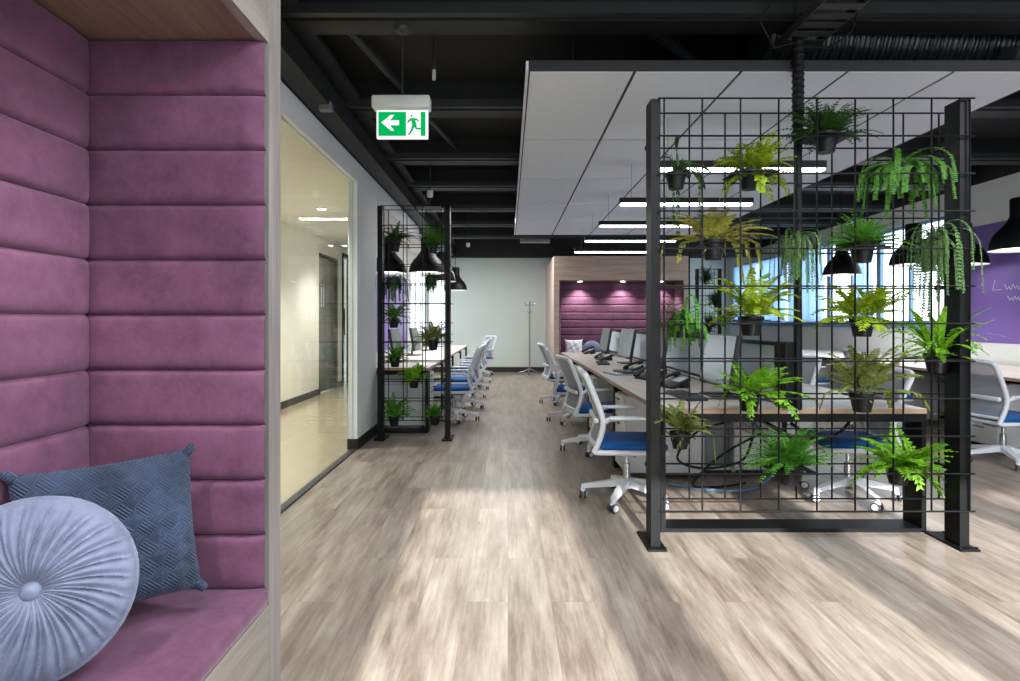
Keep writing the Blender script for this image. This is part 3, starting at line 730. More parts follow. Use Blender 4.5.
for i, (x, y, a, lb) in enumerate([(4.22, 4.97, 4, 'white task chair right of the plant screen, in front of the purple wall'), (4.15, 6.5, -10, 'grey mesh task chair behind the right post at the window side desk'), (4.1, 8.07, 14, 'white task chair at the window side desk, seen right of the cable pole'), (4.2, 9.6, -8, 'small distant task chair at the far end of the window side desk')]):
    dup(ch, lb, (x, y, 0), R(a), GC)
GD = 'task chairs along the small bench desk on the left'
for i, (x, y, a) in enumerate([(-.66, 7.12, 182), (-.64, 8.12, 176), (-.66, 9.2, 184), (-.65, 10.4, 178), (-.64, 11.5, 183)]):
    dup(ch, ['white task chair with blue seat closest behind the small plant screen', 'second white task chair in the row behind the small plant screen', 'third white task chair in the row behind the small plant screen', 'fourth white task chair in the row behind the small plant screen', 'fifth white task chair in the row behind the small plant screen'][i], (x, y, 0), R(a), GD)
dup(ch, 'task chair turned sideways at the far end of the left row by the pale wall', (-.62, 13.0, 0), R(215), GD)

# ------------------------------------------------------------------ desks
def bench(name, label, x0, x1, y0, n, pitch, div, h=.705, double=True):
    t = thing(name, label, 'desk', (x0, y0, 0)); W = x1 - x0
    for k in range(n):
        halves = [(0, W/2 - .03), (W/2 + .03, W)] if double else [(0, W)]
        for (a, b) in halves:
            m = MB(); m.box((a, k*pitch + (.0 if k == 0 else .003), h - .028), (b, (k+1)*pitch - .003, h)); o = m.build('tabletop', [M['table'], M['table_edge']], t)
            for p in o.data.polygons:
                if abs(p.normal.z) < .5: p.material_index = 1
    if double:
        m = MB(); m.box((W/2 - .03, 0, h - .028), (W/2 + .03, n*pitch, h - .012)); m.build('cable_channel', M['table'], t)
    for k in range(n + 1):
        y = k*pitch if k < n else k*pitch - .16; y = max(0, y - (.08 if 0 < k < n else 0)); dd = .16 if k in (0, n) else .08
        m = MB(); m.box((.004, y, 0), (W - .004, y + dd, .022)); m.box((.004, y, h - .075), (W - .004, y + dd, h - .029)); m.box((.004, y, .022), (.03, y + dd, h - .075)); m.box((W - .03, y, .022), (W - .004, y + dd, h - .075))
        m.build('leg_frame', M['black'], t)
    m = MB()
    for x in (.2, W - .2): m.box((x - .02, .16, h - .07), (x + .02, n*pitch - .16, h - .03))
    m.build('support_rail', M['black'], t)
    # wire cable basket
    m = MB(); L_ = n*pitch - .4
    for x, z in ((W/2 - .13, h - .09), (W/2 - .13, h - .15), (W/2 - .12, h - .2), (W/2 - .04, h - .2), (W/2 + .04, h - .2), (W/2 + .12, h - .2), (W/2 + .13, h - .15), (W/2 + .13, h - .09)):
        m.cyl((x, .2, z), (x, .2 + L_, z), .003, 5)
    y = .2
    while y < .2 + L_:
        m.tube([(W/2 - .13, y, h - .07), (W/2 - .13, y, h - .2), (W/2 + .13, y, h - .2), (W/2 + .13, y, h - .07)], .002, 4); y += .05
    m.build('cable_basket', M['grey_metal'], t)
    if div:
        zt = 1.08
        m = MB(); c = W/2; m.box((c - .018, .10, h), (c + .018, .12, zt)); 
        for k in range(n + 1): yy = max(.04, min(k*pitch, n*pitch - .03)); m.box((c - .018, yy - .015, h - .02), (c + .018, yy + .015, zt))
        m.box((c - .02, .03, zt - .022), (c + .02, n*pitch, zt)); m.box((c - .018, .03, h + .03), (c + .018, n*pitch, h + .05)); m.build('divider_frame', M['black'], t)
        for k in range(n):
            m = MB(); m.box((c - .01, k*pitch + .06, h + .05), (c + .01, (k+1)*pitch - .02, zt - .022)); m.build('divider_panel', M['divider'], t)
        m = MB(); m.rbox((c - .05, .0, h + .002), (c + .03, .14, zt + .005), .006); m.build('divider_end_box', M['black'], t)
    return t
bench('bench_desk', 'long oak topped bench desk on black frames right behind the big plant screen', .87, 2.39, 3.325, 4, 1.55, True)
bench('bench_desk', 'narrow bench desk on a black frame behind the small plant screen on the left', -1.66, -.86, 6.3, 4, 1.5, False, double=False)
bench('bench_desk', 'oak topped desk along the purple wall and the windows', 4.45, 5.74, 4.25, 4, 1.55, False, double=False)

def pedestal(label, loc, rz, group):
    t = thing('drawer_pedestal', label, 'drawer unit', loc, rz, group)
    m = MB(); m.rbox((0, -.21, .045), (.6, .21, .63), .006, 1); m.build('body', M['white_metal'], t)
    for k in range(3):
        z = .06 + k * .19; dr = MB(); dr.rbox((-.018, -.205, z), (.001, .205, z + .18), .004, 1); d_ = dr.build('drawer', M['white_metal'], t)
        hh = MB(); hh.bar((-.026, -.06, z + .15), (-.026, .06, z + .15), .012, .012); hh.build('handle', M['grey_metal'], d_)
    for (x, y) in ((.06, -.16), (.06, .16), (.54, -.16), (.54, .16)):
        m = MB(); m.cyl((x, y - .012, .022), (x, y + .012, .022), .022, 12); m.build('caster', M['tyre'], t, 40)
    return t
GP = 'white drawer pedestals under the desks'
pd = pedestal('white drawer pedestal beside the nearest blue seat, under the main bench', (.90, 4.66, 0), 0, GP)
for i in range(1, 4): dup(pd, ['', 'white drawer pedestal under the aisle side of the main bench, second back', 'white drawer pedestal under the aisle side of the main bench, third back', 'white drawer pedestal under the aisle side of the main bench, last back'][i], (.90, 4.66 + 1.55*i, 0), 0, GP)
for i in range(3): dup(pd, ['white drawer pedestal under the purple wall desk, right behind the screen post', 'white drawer pedestal under the middle of the window side desk', 'white drawer pedestal under the far part of the window side desk'][i], (4.5, 5.55 + 1.55*i, 0), 0, GP)
dup(pd, 'white drawer pedestal under the near end of the small left bench desk', (-.90, 6.72, 0), R(180), GP)
dup(pd, 'white drawer pedestal on the window side under the main bench', (2.36, 4.75, 0), R(180), GP)

# monitors (screen faces -x locally; stand at origin on the table)
def monitor(label, loc, rz, group):
    t = thing('computer_monitor', label, 'monitor', loc, rz, group)
    rt = Matrix.Rotation(R(10), 3, 'Y'); pv = (0, 0, .12)
    m = MB(); m.rbox((-.012, -.28, .075), (.022, .28, .415), .006, 2, rot=rt, piv=pv); m.build('housing', M['dark_plastic'], t)
    m = MB(); m.box((-.0135, -.27, .088), (-.0115, .27, .405), rot=rt, piv=pv); m.build('screen', M['screen'], t)
    m = MB(); m.bar((.075, 0, .005), (.05, 0, .28), .06, .02, up=(1, 0, 0)); m.build('stand_neck', M['dark_plastic'], t)
    m = MB(); m.rbox((-.07, -.12, 0), (.14, .12, .012), .005); m.build('stand_base', M['dark_plastic'], t)
    return t
TH = .705
GM = 'monitors on the aisle side of the main bench'
mo = monitor('large dark rimmed monitor behind the ferns, tilted back on the near desk', (1.40, 3.93, TH), 0, GM)
for i in range(1, 4): dup(mo, ['', 'thin black monitor seen edge on just right of the big screen post', 'monitor with grey green screen left of the big screen post', 'farthest monitor standing in front of the far plum booth'][i], (1.40, 3.93 + 1.53*i, TH), R([0, -6, 4, 2][i]), GM)
for i in range(1, 4): dup(mo, ['', 'monitor on the window side of the main bench, one desk back', 'monitor on the window side of the main bench, two desks back', 'monitor on the window side of the main bench, farthest back'][i], (1.86, 4.0 + 1.55*i, TH), R(180), 'monitors on the window side of the main bench')
for i in range(4): dup(mo, ['monitor on the small left bench desk, closest to the plant screen', 'second monitor back on the small left bench desk', 'third monitor back on the small left bench desk', 'last monitor on the small left bench desk by the pale wall'][i], (-1.36, 7.2 + 1.5*i, TH), R(180), 'monitors on the small left bench desk')

def phone(label, loc, rz, group):
    t = thing('desk_phone', label, 'telephone', loc, rz, group)
    rt = Matrix.Rotation(R(-22), 3, 'Y')
    m = MB(); m.rbox((-.09, -.1, .02), (.09, .1, .05), .01, 3, rot=rt); m.rbox((.02, -.08, .0), (.09, .08, .04), .005); m.build('phone_body', M['dark_plastic'], t, 40)
    m = MB(); m.rbox((-.10, .045, .052), (-.04, .095, .085), .014, 3, rot=rt, piv=(0, 0, .035)); m.rbox((.05, .045, .052), (.11, .095, .085), .014, 3, rot=rt, piv=(0, 0, .035)); m.rbox((-.09, .055, .07), (.1, .085, .092), .01, 3, rot=rt, piv=(0, 0, .035)); m.build('handset', M['dark_plastic'], t, 40)
    m = MB(); m.box((.0, -.085, .0495), (.075, .03, .0515), rot=rt, piv=(0, 0, .035)); m.build('keypad_display', M['white_plastic'], t)
    return t
GF = 'black desk phones on the main bench'
phn = phone('black desk phone beside the large near monitor stand', (1.26, 4.42, TH), R(14), GF)
for i, (x, y, a) in enumerate([(1.24, 5.72, -8), (1.22, 5.05, 22), (1.24, 7.55, 10), (1.26, 9.1, 0)]):
    dup(phn, ['black desk phone by the second monitor, left of the big screen post', 'black desk phone with raised handset just right of the big screen post', 'black desk phone below the third monitor on the main bench', 'small distant desk phone in front of the farthest monitor'][i], (x, y, TH), R(a), GF)
def keyboard(label, loc, rz, g=None):
    t = thing('computer_keyboard', label, 'keyboard', loc, rz, g)
    m = MB(); m.rbox((-.07, -.21, 0), (.07, .21, .018), .005); m.build('keyboard_body', M['dark_plastic'], t)
    m = MB()
    for i in range(5):
        for j in range(14): m.box((-.06 + i*.025, -.2 + j*.029, .017), (-.04 + i*.025, -.176 + j*.029, .023))
    m.build('keys', M['tyre'], t); return t
kb = keyboard('dark keyboard below the large near monitor', (1.17, 3.85, TH), R(4), 'keyboards on the main bench')
dup(kb, 'dark keyboard on the third desk along the aisle side', (1.12, 6.9, TH), R(-5), 'keyboards on the main bench')
t = thing('document_folder', 'blue grey folder lying open on the desk by the second aisle chair', 'folder', (1.06, 5.55, TH), R(12))
m = MB(); m.rbox((-.11, -.16, 0), (.11, .16, .012), .004); m.build('cover', M['paper'], t)
m = MB(); m.rbox((-.02, -.13, .012), (.1, .12, .035), .01, 3); m.build('papers', M['dark_plastic'], t)
m = MB(); m.rbox((-.10, -.15, .011), (-.02, .13, .016), .002, 1); m.build('sheets', M['white_fabric'], t)
t = thing('computer_tower', 'grey computer tower on the floor under the main bench', 'computer', (1.62, 4.72, 0), R(4))
m = MB(); m.rbox((-.2, -.09, .06), (.2, .09, .44), .008); m.build('case', M['grey_metal'], t)
m = MB(); m.box((-.203, -.08, .07), (-.198, .08, .43)); m.build('front_panel', M['dark_plastic'], t)
m = MB(); m.box((-.22, -.11, .03), (.22, .11, .06)); m.cyl((-.18, -.08, 0), (-.18, -.08, .03), .015); m.cyl((.18, -.08, 0), (.18, -.08, .03), .015); m.cyl((-.18, .08, 0), (-.18, .08, .03), .015); m.cyl((.18, .08, 0), (.18, .08, .03), .015); m.build('cradle', M['white_metal'], t)
def cable(label, pts, r, mat):
    # smooth through points
    P = [Vector(p) for p in pts]; out = []
    for i in range(len(P) - 1):
        a, b, c, d = P[max(0, i-1)], P[i], P[i+1], P[min(len(P)-1, i+2)]
        for k in range(8):
            u = k/8; out.append(.5*((2*b) + (c - a)*u + (2*a - 5*b + 4*c - d)*u*u + (3*b - a - 3*c + d)*u**3))
    out.append(P[-1]); m = MB(); m.tube(out, r, 6); tag(m.build('power_cable', mat, smooth=60), label, 'cable', 'cables hanging under the main bench')
cable('black cable hanging in a wide loop from the basket past the computer tower', [(1.56, 4.1, .5), (1.35, 4.15, .42), (1.22, 4.2, .22), (1.42, 4.22, .14), (1.68, 4.2, .2), (1.74, 4.15, .38), (1.72, 4.1, .5)], .009, M['cable'])
cable('black cable dropping from the desk end to the floor beside the tower', [(1.62, 3.7, .5), (1.45, 3.95, .3), (1.3, 4.1, .06), (1.5, 4.2, .012), (1.75, 4.3, .012)], .008, M['cable'])
cable('blue grey cable curving along the floor under the bench', [(1.18, 4.3, .012), (1.4, 4.14, .012), (1.66, 4.12, .012), (1.9, 4.32, .012), (2.05, 4.45, .16), (1.85, 4.5, .5)], .012, M['cable_blue'])
cable('thick black cable sagging from the cable pole foot along the basket', [(1.66, 3.5, .64), (1.72, 3.62, .46), (1.85, 3.8, .44), (1.8, 4.1, .5)], .014, M['cable'])
cable('black cable sagging to the right under the desk end', [(1.68, 3.46, .6), (1.85, 3.5, .5), (2.05, 3.6, .52), (2.2, 3.7, .62)], .010, M['cable'])

# ------------------------------------------------------------------ plant screens
def screen(label, xs, y0, dy, zs, px, wr=.0048, post_w=.05, ptop=2.38, cat='plant screen'):
    t = thing('plant_screen', label, cat, (0, y0, 0))
    for x in px:
        m = MB(); m.box((x, .012, .012), (x + post_w, .122, ptop)); m.build('post', M['black'], t)
        m = MB(); m.box((x - .025, -.03, 0), (x + post_w + .025, dy + .02, .012))
        for (a, b) in ((-.018, -.015), (post_w + .018, -.015), (-.018, dy), (post_w + .018, dy)): m.cyl((x + a, b, .012), (x + a, b, .02), .007, 8)
        m.build('foot_plate', M['black'], t)
    for k, yy in enumerate((0, dy)):
        m = MB()
        for x in xs: m.cyl((x, yy, zs[0]), (x, yy, zs[-1]), wr, 6)
        for z in zs: m.cyl((px[0] + .033, yy - wr*1.6, z), (px[-1] + post_w + .014, yy - wr*1.6, z), wr, 6)
        if k:
            for x in px:
                for z in (zs[1], zs[len(zs)//2], zs[-2]): m.box((x + .015, .12, z - .01), (x + post_w - .015, dy, z + .01))
        m.build('wire_grid', M['black'], t, 60)
    return t
zs = [.205 + i * .1973 for i in range(12)]
screen('large black wire grid plant screen with two posts in front of the bench desk', [.822 + .2012*i for i in range(9)], 3.07, .22, zs, (.756, 2.389))
screen('narrow black wire grid plant screen beside the white column on the left', [-1.255 + .195*i for i in range(4)], 5.9, .22, zs, (-1.325, -.64))
screen('distant dark wire grid plant screen right of the far booth', [4.25 + .2*i for i in range(3)], 12.9, .22, zs, (4.18, 4.68))

# ------------------------------------------------------------------ plants
def strip_leaf(m, p, d, side, L_, w, up, n=3, curl=-.2):
    """lance leaf blade starting at p along d"""
    vs = [p]; q = p.copy(); dd = d.copy()
    prof = {1: [1], 2: [.9, .0], 3: [.8, 1, 0], 5: [.55, .9, 1, .7, 0], 6: [.5, .85, 1, .85, .5, 0]}[n]
    pts = [(p, .25)]
    for k in range(n):
        q = q + dd * (L_ / n); dd = (dd + up * curl / n).normalized(); pts.append((q.copy(), prof[k]))
    base = len(m.v); vs = []; fs = []
    for (a, s_) in pts: vs += [a - side * w * s_ / 2, a + side * w * s_ / 2]
    for k in range(n): fs.append((2*k, 2*k+1, 2*k+3, 2*k+2))
    m.add(vs, fs)
def frond(m, rnd, base, az, el, L_, droop, n, ll, lw, taper=1., fine=False, hang=0.):
    d = Vector((math.cos(az)*math.cos(el), math.sin(az)*math.cos(el), math.sin(el))); p = base.copy(); st = L_/n
    pts = [p.copy()]; az_n = Vector((math.cos(az), math.sin(az), 0)); e = el
    for k in range(n):
        s_ = k / n; e = max(-1.5, e - droop / n * (.5 + s_))
        d = Vector((math.cos(az)*math.cos(e), math.sin(az)*math.cos(e), math.sin(e))); p = p + d * st; pts.append(p.copy())
        side = Vector((-math.sin(az), math.cos(az), 0)); up = side.cross(d) * -1
        if up.z < 0 and e > -1.2: up = -up
        if k < n * .12 and not hang: continue
        f = (math.sin(min(1, s_ * 2.2 + .25) * PI/2)) * (1 - s_) ** (.55 * taper) if not hang else .8 + .2 * rnd.random()
        f = max(.22, f)
        for sg in (-1, 1):
            ld = (side * sg * (1 - .1*rnd.random()) + d * (.45 + .2*rnd.random()) - Vector((0, 0, .12 + .25 * rnd.random())) + up * (rnd.random() - .5) * .3).normalized()
            wd = (d - ld * d.dot(ld)).normalized(); l1 = ll * f * (.85 + .3 * rnd.random())
            if fine:
                strip_leaf(m, p, ld, wd, l1, lw * .35, up, 1)
                for q in (.3, .55, .8):
                    b = p + ld * l1 * q
                    for s2 in (-1, 1):
                        l2 = (wd * s2 + ld * .6 + up * (rnd.random() - .5) * .6).normalized(); w2 = (ld - l2 * ld.dot(l2)).normalized()
                        strip_leaf(m, b, l2, w2, l1 * .42 * (1.15 - q), lw, up, 2)
            else: strip_leaf(m, p, ld, wd, l1, lw, up, 2)
    m.tube(pts[::2] if len(pts) > 6 else pts, .0014, 3)
def foliage(kind, rnd, rad):
    m = MB(); b0 = Vector((0, 0, .0))
    def b(): return Vector((rnd.uniform(-.02, .02), rnd.uniform(-.02, .02), rnd.uniform(-.01, .01)))
    if kind == 'boston':
        for i in range(44):
            az = i * 2.4 + rnd.uniform(-.2, .2); el = rnd.uniform(.4, 1.4); frond(m, rnd, b(), az, el, rad * rnd.uniform(.75, 1.15), rnd.uniform(.9, 1.8), 20, .036, .012)
    elif kind == 'broad':
        for i in range(30):
            az = i * 2.4 + rnd.uniform(-.3, .3); el = rnd.uniform(.35, 1.4); frond(m, rnd, b(), az, el, rad * rnd.uniform(.8, 1.15), rnd.uniform(.6, 1.6), 19, .040, .015, .8)
    elif kind == 'lacy':
        for i in range(32):
            az = i * 2.4 + rnd.uniform(-.3, .3); el = rnd.uniform(.1, 1.4); frond(m, rnd, b(), az, el, rad * rnd.uniform(.7, 1.1), rnd.uniform(.5, 1.4), 13, .060, .014, 1., True)
    elif kind == 'fine':
        for i in range(92):
            az = i * 2.4 + rnd.uniform(-.3, .3); el = rnd.uniform(.15, 1.45); frond(m, rnd, b(), az, el, rad * rnd.uniform(.6, 1.1), rnd.uniform(.4, 1.2), 13, .032, .008, 1., True)
    elif kind == 'trail':
        for i in range(54):
            az = i * 2.4 + rnd.uniform(-.3, .3); el = rnd.uniform(-.1, 1.2); frond(m, rnd, b(), az, el, rad * rnd.uniform(.5, 1.75), rnd.uniform(3.2, 6.5), 30, .015, .009, 1., False, 1)
    elif kind == 'sword':
        for i in range(26):
            az = i * 2.4 + rnd.uniform(-.3, .3); el = rnd.uniform(.05, 1.15); d = Vector((math.cos(az)*math.cos(el), math.sin(az)*math.cos(el), math.sin(el))); side = Vector((-math.sin(az), math.cos(az), 0)); up = d.cross(side)
            strip_leaf(m, b(), d, side, rad * rnd.uniform(.85, 1.2), .024, Vector((0, 0, 1)), 6, -rnd.uniform(.6, 1.4))
            frond(m, rnd, b(), az + .2, el, rad * rnd.uniform(.8, 1.1), 1.4, 14, .028, .010)
    elif kind == 'vine':
        for i in range(5):
            az = i * 1.3 + rnd.uniform(-.3, .3); frond(m, rnd, b(), az, .9, rad * rnd.uniform(1.0, 1.6), 4.4, 20, .02, .012, 1., False, 1)
        for i in range(9):
            az = i * 2.4; el = rnd.uniform(.2, 1.0); d = Vector((math.cos(az)*math.cos(el), math.sin(az)*math.cos(el), math.sin(el))); side = Vector((-math.sin(az), math.cos(az), 0))
            m.tube([b0, d * rad * .5], .002, 4); strip_leaf(m, d * rad * .45, (d - Vector((0, 0, .5))).normalized(), side, rad * .55, .05, Vector((0, 0, 1)), 5, -.6)
    return m
def plant(name, label, cat, kind, col, pot, ext, y, rack_y, seed, group, pr=.062, ph=.11, dep=.17, shelf=False):
    """pot centre px on rack; ext = foliage extents (left, right, top, bottom) measured off the photograph"""
    rnd = random.Random(seed); sc = y / F; c = at(pot[0], pot[1], y); t = thing(name, label, cat, (c.x, c.y, c.z - ph/2), 0, group)
    m = MB(); m.lathe((0, 0, 0), [(.001, .0), (pr*.70, 0), (pr*.97, ph*.82), (pr*1.0, ph*.82), (pr*1.04, ph*.84), (pr*1.06, ph), (pr*.97, ph), (pr*.95, ph*.88)], 22); m.build('pot', M['pot'], t, 40)
    m = MB(); m.lathe((0, 0, 0), [(.001, ph*.9), (pr*.96, ph*.88)], 16); m.build('soil', M['soil'], t)
    f = foliage(kind, rnd, .22)
    L0, R0, T0, B0 = [(ext[0] - pot[0]) * sc, (ext[1] - pot[0]) * sc, (pot[1] - ext[2]) * sc - ph/2 + .0, (pot[1] - ext[3]) * sc - ph/2]
    xs = sorted(v[0] for v in f.v); zs_ = sorted(v[2] for v in f.v); ys = sorted(v[1] for v in f.v); n = len(xs)
    xa, xb = xs[int(n*.004)], xs[int(n*.996)]; za, zb = zs_[int(n*.006)], zs_[int(n*.996)]
    if kind in ('trail', 'vine'): xa, xb, za, zb = xs[0], xs[-1], zs_[0], zs_[-1]
    yb = max(-ys[int(n*.01)], ys[int(n*.99)])
    o = []
    for (x, yv, z) in f.v:
        x2 = x * (L0 / xa if x < 0 else R0 / xb)
        if B0 < 0: z2 = z * (T0 / zb) if z > 0 else z * (min(B0, -.005) / min(za, -.01))
        else: z2 = z * (T0 / zb)
        y2 = yv * dep / yb
        # keep the leaves from cutting through the pot wall
        rr = math.hypot(x2, y2)
        if z2 < 0 and rr < pr * 1.05: k2 = pr * 1.08 / max(rr, .004); x2 *= k2; y2 *= k2
        x2 = max(L0 * 1.06, min(R0 * 1.06, x2)); z2 = max(min(B0, -.03) * 1.05 if B0 < 0 else -.06, min(T0 * 1.06, z2))
        o.append((x2, y2, z2 + ph * .92))
    f.v = o; f.build('foliage', L[col], t, None)
    # holder: ring round the pot with hooks over the two grids
    m = MB(); zr = ph * .80; m.tube([((pr*1.03)*math.cos(a*PI/10), (pr*1.03)*math.sin(a*PI/10), zr) for a in range(20)], .003, 5, closed=True)
    f0, f1 = rack_y[0] - y, rack_y[1] - y
    for s in (-1, 1): m.tube([(s*pr*.9, f0, zr + .0), (s*pr*.9, f1, zr)], .003, 5)
    m.build('pot_holder', M['black'], t, 60)
    if shelf:
        m = MB(); q = pr * 1.06; wd_ = .115; m.box((-wd_, f0 + .004, zr - .008), (-q, f1 - .004, zr - .004)); m.box((q, f0 + .004, zr - .008), (wd_, f1 - .004, zr - .004))
        m.box((-q, f0 + .004, zr - .008), (q, -q, zr - .004)); m.box((-q, q, zr - .008), (q, f1 - .004, zr - .004)); m.build('pot_shelf', M['black'], t)
    return t
GR = 'potted plants hung on the large plant screen'
RY = (3.07, 3.29)
big = [
 ('vine', 'deep', (676, 181), (661, 712, 142, 236), 'trailing leafy vine in a black pot at the upper left of the large plant screen', .055),
 ('lacy', 'lime', (750, 180), (715, 800, 135, 196), 'lime yellow lacy fern in the top row, left of the cable drop', .06),
 ('fine', 'deep', (826, 143), (784, 868, 100, 144), 'topmost dark fine leaved fern in a black pot, right of the cable drop', .062),
 ('trail', 'green', (901, 176), (850, 953, 150, 216), 'wide bright draping fern at the upper right of the large plant screen', .065),
 ('broad', 'yellow', (713, 250), (663, 770, 210, 282), 'yellowish broad fern with drooping tips, under the top left plants', .062),
 ('trail', 'sage', (793, 246), (773, 818, 229, 300), 'grey green plant trailing straight down beside the black cable pole', .05),
 ('fine', 'fresh', (862, 253), (822, 902, 211, 250), 'fluffy green fern in a black pot above the middle of the right half', .062),
 ('trail', 'sage', (934, 247), (914, 972, 221, 322), 'long grey green trailing plant hanging right beside the right post', .052),
 ('trail', 'fresh', (680, 328), (663, 727, 294, 352), 'green arching grass like plant beside the left post at mid height', .06),
 ('broad', 'lime', (751, 326), (708, 803, 270, 324), 'yellow green fern with few wide fronds on the upper middle of the screen', .064),
 ('lacy', 'lime', (862, 327), (813, 910, 284, 330), 'lime green lacy fern in a black pot against the bright window', .062),
 ('sword', 'bright', (937, 363), (888, 990, 308, 362), 'bright green sword leaved fern reaching across the right post', .062),
 ('lacy', 'bright', (749, 401), (716, 806, 360, 412), 'yellow green lacy fern in a black pot just above the desk edge', .06),
 ('broad', 'olive', (862, 402), (820, 928, 345, 410), 'olive coloured fern with spread fronds at mid height on the right half', .062),
 ('broad', 'olive', (680, 440), (648, 716, 398, 456), 'pale olive fern on the left post, lower part of the screen', .054),
 ('fine', 'fresh', (789, 474), (738, 838, 424, 474), 'dense soft green fern in a black pot under the desk top', .066),
 ('lacy', 'bright', (898, 474), (853, 950, 428, 494), 'bright green fern in the lowest row at the right of the screen', .062),
]
for i, (k, c, pt, ex, lb, pr) in enumerate(big):
    nm = 'hanging_trailing_plant' if k in ('trail', 'vine') else 'hanging_fern'
    plant(nm, lb, 'potted plant', k, c, pt, ex, 3.18, RY, 11 + i, GR, pr, .105 if pr > .055 else .09, shelf=i in (1, 2, 6, 8, 9, 11, 15))
GS = 'potted plants hung on the narrow plant screen on the left'
small = [
 ('boston', 'deep', (395, 247), (380, 416, 222, 247), 'top left dark fern on the narrow plant screen'),
 ('fine', 'green', (433, 249), (416, 449, 219, 250), 'top right bushy fern on the narrow plant screen'),
 ('trail', 'deep', (393, 283), (376, 416, 273, 308), 'draping dark plant in the second row of the narrow plant screen'),
 ('trail', 'deep', (431, 282), (424, 441, 268, 300), 'small trailing plant below the pendant lamp on the narrow plant screen'),
 ('boston', 'green', (394, 323), (379, 414, 300, 324), 'green fern third from the top at the left of the narrow plant screen'),
 ('broad', 'olive', (433, 345), (411, 452, 320, 346), 'pale fern with wide fronds at the right middle of the narrow plant screen'),
 ('lacy', 'fresh', (395, 362), (380, 412, 341, 362), 'lush green fern level with the desk top on the narrow plant screen'),
 ('lacy', 'bright', (414, 383), (396, 432, 362, 384), 'bright green fern in the middle just under the small desk top level'),
 ('boston', 'fresh', (394, 421), (377, 418, 392, 420), 'lowest left fern on the narrow plant screen'),
 ('fine', 'fresh', (435, 420), (420, 448, 401, 420), 'lowest right round fern on the narrow plant screen'),
]
for i, (k, c, pt, ex, lb) in enumerate(small):
    plant('hanging_trailing_plant' if k == 'trail' else 'hanging_fern', lb, 'potted plant', k, c, pt, ex, 6.01, (5.9, 6.12), 60 + i, GS, .056, .10, .12)
for i, (pt, ex) in enumerate([((706, 282), (697, 716, 264, 284)), ((716, 305), (702, 722, 288, 308)), ((709, 330), (700, 720, 312, 332))]):
    plant('hanging_fern', ['dark fern at the top of the distant plant screen beside the far booth', 'dark fern in the middle of the distant plant screen beside the far booth', 'dark fern low on the distant plant screen beside the far booth'][i], 'potted plant', 'fine', 'deep', pt, ex, 13.01, (12.9, 13.12), 80 + i, 'plants on the distant plant screen', .06, .11, .16)

# ------------------------------------------------------------------ pendant lamps
def pendant(label, loc, group):
    t = thing('pendant_lamp', label, 'lamp', loc, 0, group)
    out = [(.25, 0), (.248, .03), (.238, .08), (.218, .13), (.186, .18), (.142, .225), (.105, .275), (.085, .32), (.085, .48), (.078, .49), (.001, .492)]
    inn = [(.001, .225), (.08, .225), (.13, .203), (.172, .166), (.205, .12), (.228, .068), (.24, .018), (.25, 0)]
    m = MB(); m.lathe((0, 0, 0), out, 32, 0); m.lathe((0, 0, 0), inn, 32, 1); m.build('lamp_shade', [M['black'], M['white_metal']], t, 50)
    m = MB(); m.lathe((0, 0, 0), [(.001, .035), (.16, .035), (.226, .03)], 28); m.build('diffuser', M['lamp_in'], t)
    m = MB(); m.cyl((0, 0, .49), (0, 0, H - loc[2]), .006, 6); m.build('hanging_cord', M['cable'], t)
    return t
hz = 1.88
pl = pendant('black dome pendant closest behind the narrow plant screen', (-1.125, 8.1, hz), 'black dome pendants over the small left bench')
for (x, y, lb) in ((-1.125, 9.8, 'second black dome pendant behind the narrow plant screen'), (-1.125, 12.5, 'farthest black dome pendant, in front of the pale far wall'), (-1.66, 8.1, 'black dome pendant by the left wall, behind the narrow screen top')):
    dup(pl, lb, (x, y, hz), 0, 'black dome pendants over the small left bench')
for (x, y, lb) in ((4.84, 5.5, 'large black dome pendant in front of the purple wall'), (4.84, 6.96, 'black dome pendant seen through the right part of the plant screen'), (4.84, 8.45, 'smaller black dome pendant seen through the plant screen before the windows'), (5.42, 6.94, 'black dome pendant mostly hidden behind the right screen post')):
    dup(pl, lb, (x, y, hz), 0, 'black dome pendants over the window side desk')

# coat stand
t = thing('coat_stand', 'slim chrome coat stand in front of the pale far wall', 'coat stand', (.5, 13.5, 0))
m = MB(); m.cyl((0, 0, .08), (0, 0, 1.68), .018, 10); m.build('pole', M['chrome'], t)
for k in range(3):
    a = k * 2*PI/3 + .4; m = MB(); m.tube([(0, 0, .12), (.15*math.cos(a), .15*math.sin(a), .05), (.3*math.cos(a), .3*math.sin(a), .012)], .014, 8); m.build('leg', M['chrome'], t)
for k in range(4):
    a = k * PI/2 + .3; m = MB(); z = 1.6 - .18*(k % 2); m.tube([(0, 0, z), (.09*math.cos(a), .09*math.sin(a), z - .02), (.13*math.cos(a), .13*math.sin(a), z + .05)], .008, 6); m.build('hook', M['chrome'], t)
# faint white handwriting on the purple wall (illegible in the photo)
random.seed(9); m = MB(); wx = WX - .012
def scrib(y0, z0, n, s):
    pts = []
    for k in range(n * 6):
        y = y0 - k * s * .16; z = z0 + s * (.35 * math.sin(k * 1.35) + .18 * math.sin(k * .6 + 1)); pts.append((wx, y, z))
    m.tube(pts, .004, 4)
m.tube([(wx, 6.93, 1.70), (wx, 6.96, 1.58), (wx, 6.84, 1.58)], .004, 4); scrib(6.8, 1.60, 12, .07); scrib(6.76, 1.47, 9, .06)
tag(m.build('wall_lettering', M['white_plastic']), 'small white handwriting on the purple wall', 'lettering')

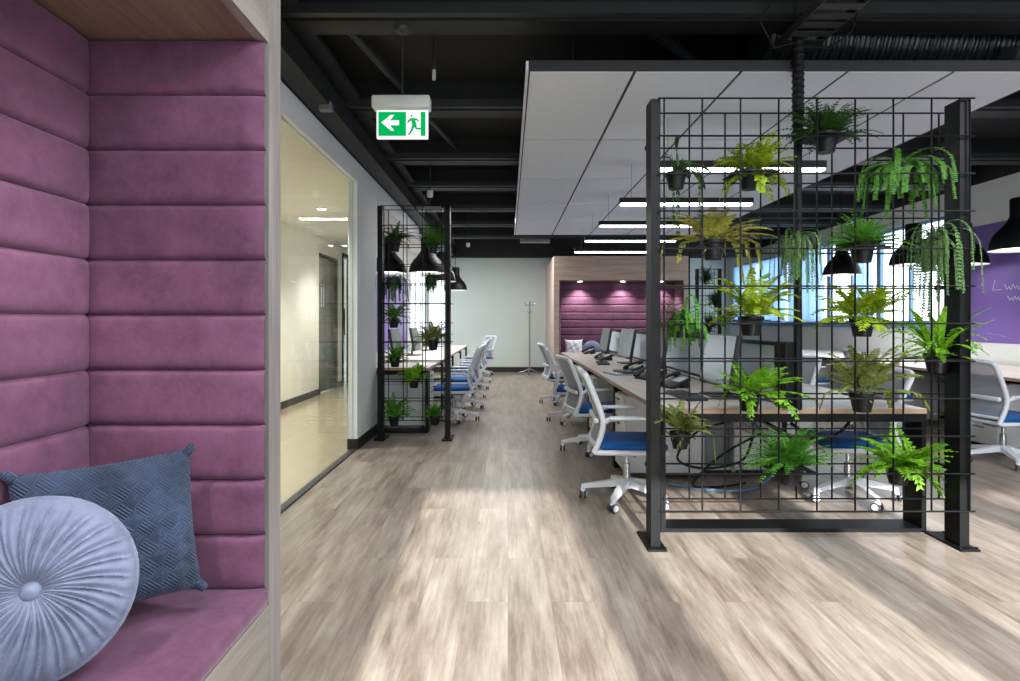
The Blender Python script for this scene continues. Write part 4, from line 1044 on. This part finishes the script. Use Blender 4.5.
# ------------------------------------------------------------------ light
W = bpy.data.worlds.new('sky'); bpy.context.scene.world = W; W.use_nodes = True
bg = W.node_tree.nodes['Background']; bg.inputs['Color'].default_value = (.82, .92, 1, 1); bg.inputs['Strength'].default_value = 3.2
def area(loc, rot, sx, sy, energy, col=(1, 1, 1), portal=False, spread=None):
    l = bpy.data.lights.new('area', 'AREA'); l.shape = 'RECTANGLE'; l.size = sx; l.size_y = sy; l.energy = energy; l.color = col
    if portal: l.cycles.is_portal = True
    o = bpy.data.objects.new('daylight_portal' if portal else 'overhead_fill', l); C.objects.link(o); o.location = loc; o.rotation_euler = rot; return o
area((WX + .13, (wy0 + wy1)/2, (ws + wh)/2), (0, R(90), 0), wh - ws, wy1 - wy0, 1, portal=True)
area((1.95, BY - .12, 1.22), (R(90), 0, 0), 5.2, 2.45, 1, portal=True)
area((-2.02, 12.7, 1.6), (0, R(-90), 0), 1.4, 2.3, 1, portal=True)
# unseen fill lights added overhead, around and behind the camera, no fixtures
for (x, y) in ((.9, -.9), (2.6, .4), (.9, 1.2), (3.9, 1.8), (3.9, -.9)):
    area((x, y, 2.9), (0, 0, 0), 1.2, .12, 62, (.95, .98, 1))
for (x, y) in ((4.9, 5.5), (4.9, 7.0), (4.9, 8.5), (-1.12, 8.1), (-1.12, 9.8), (-1.12, 12.5)):
    l = bpy.data.lights.new('pendant_bulb', 'SPOT'); l.energy = 40; l.spot_size = R(130); l.spot_blend = .5; l.shadow_soft_size = .15; l.color = (1, .97, .92)
    o = bpy.data.objects.new('pendant_bulb', l); C.objects.link(o); o.location = (x, y, hz - .01)
for (x, y) in ((.0, 11.5), (-.1, 8.5)):  # overhead area lights along the far aisle, without any fixture
    area((x, y, 2.7), (0, 0, 0), 1.2, .12, 45, (1, .98, .93))
s = bpy.data.lights.new('sun', 'SUN'); s.energy = 11; s.angle = R(.6); s.color = (1, .97, .92)
so = bpy.data.objects.new('sun', s); C.objects.link(so)
so.rotation_euler = Vector((-.03, 1, -math.tan(R(18.5)))).to_track_quat('-Z', 'Y').to_euler()

sc = bpy.context.scene
sc.view_settings.view_transform = 'Standard'; sc.view_settings.look = 'None'; sc.view_settings.gamma = 1; sc.view_settings.exposure = .35
sc.view_settings.use_curve_mapping = False
sc.cycles.max_bounces = 8; sc.cycles.diffuse_bounces = 4; sc.cycles.glossy_bounces = 3; sc.cycles.transparent_max_bounces = 24
sc.cycles.sample_clamp_indirect = 6; sc.cycles.use_denoising = True; sc.cycles.caustics_reflective = False; sc.cycles.caustics_refractive = False
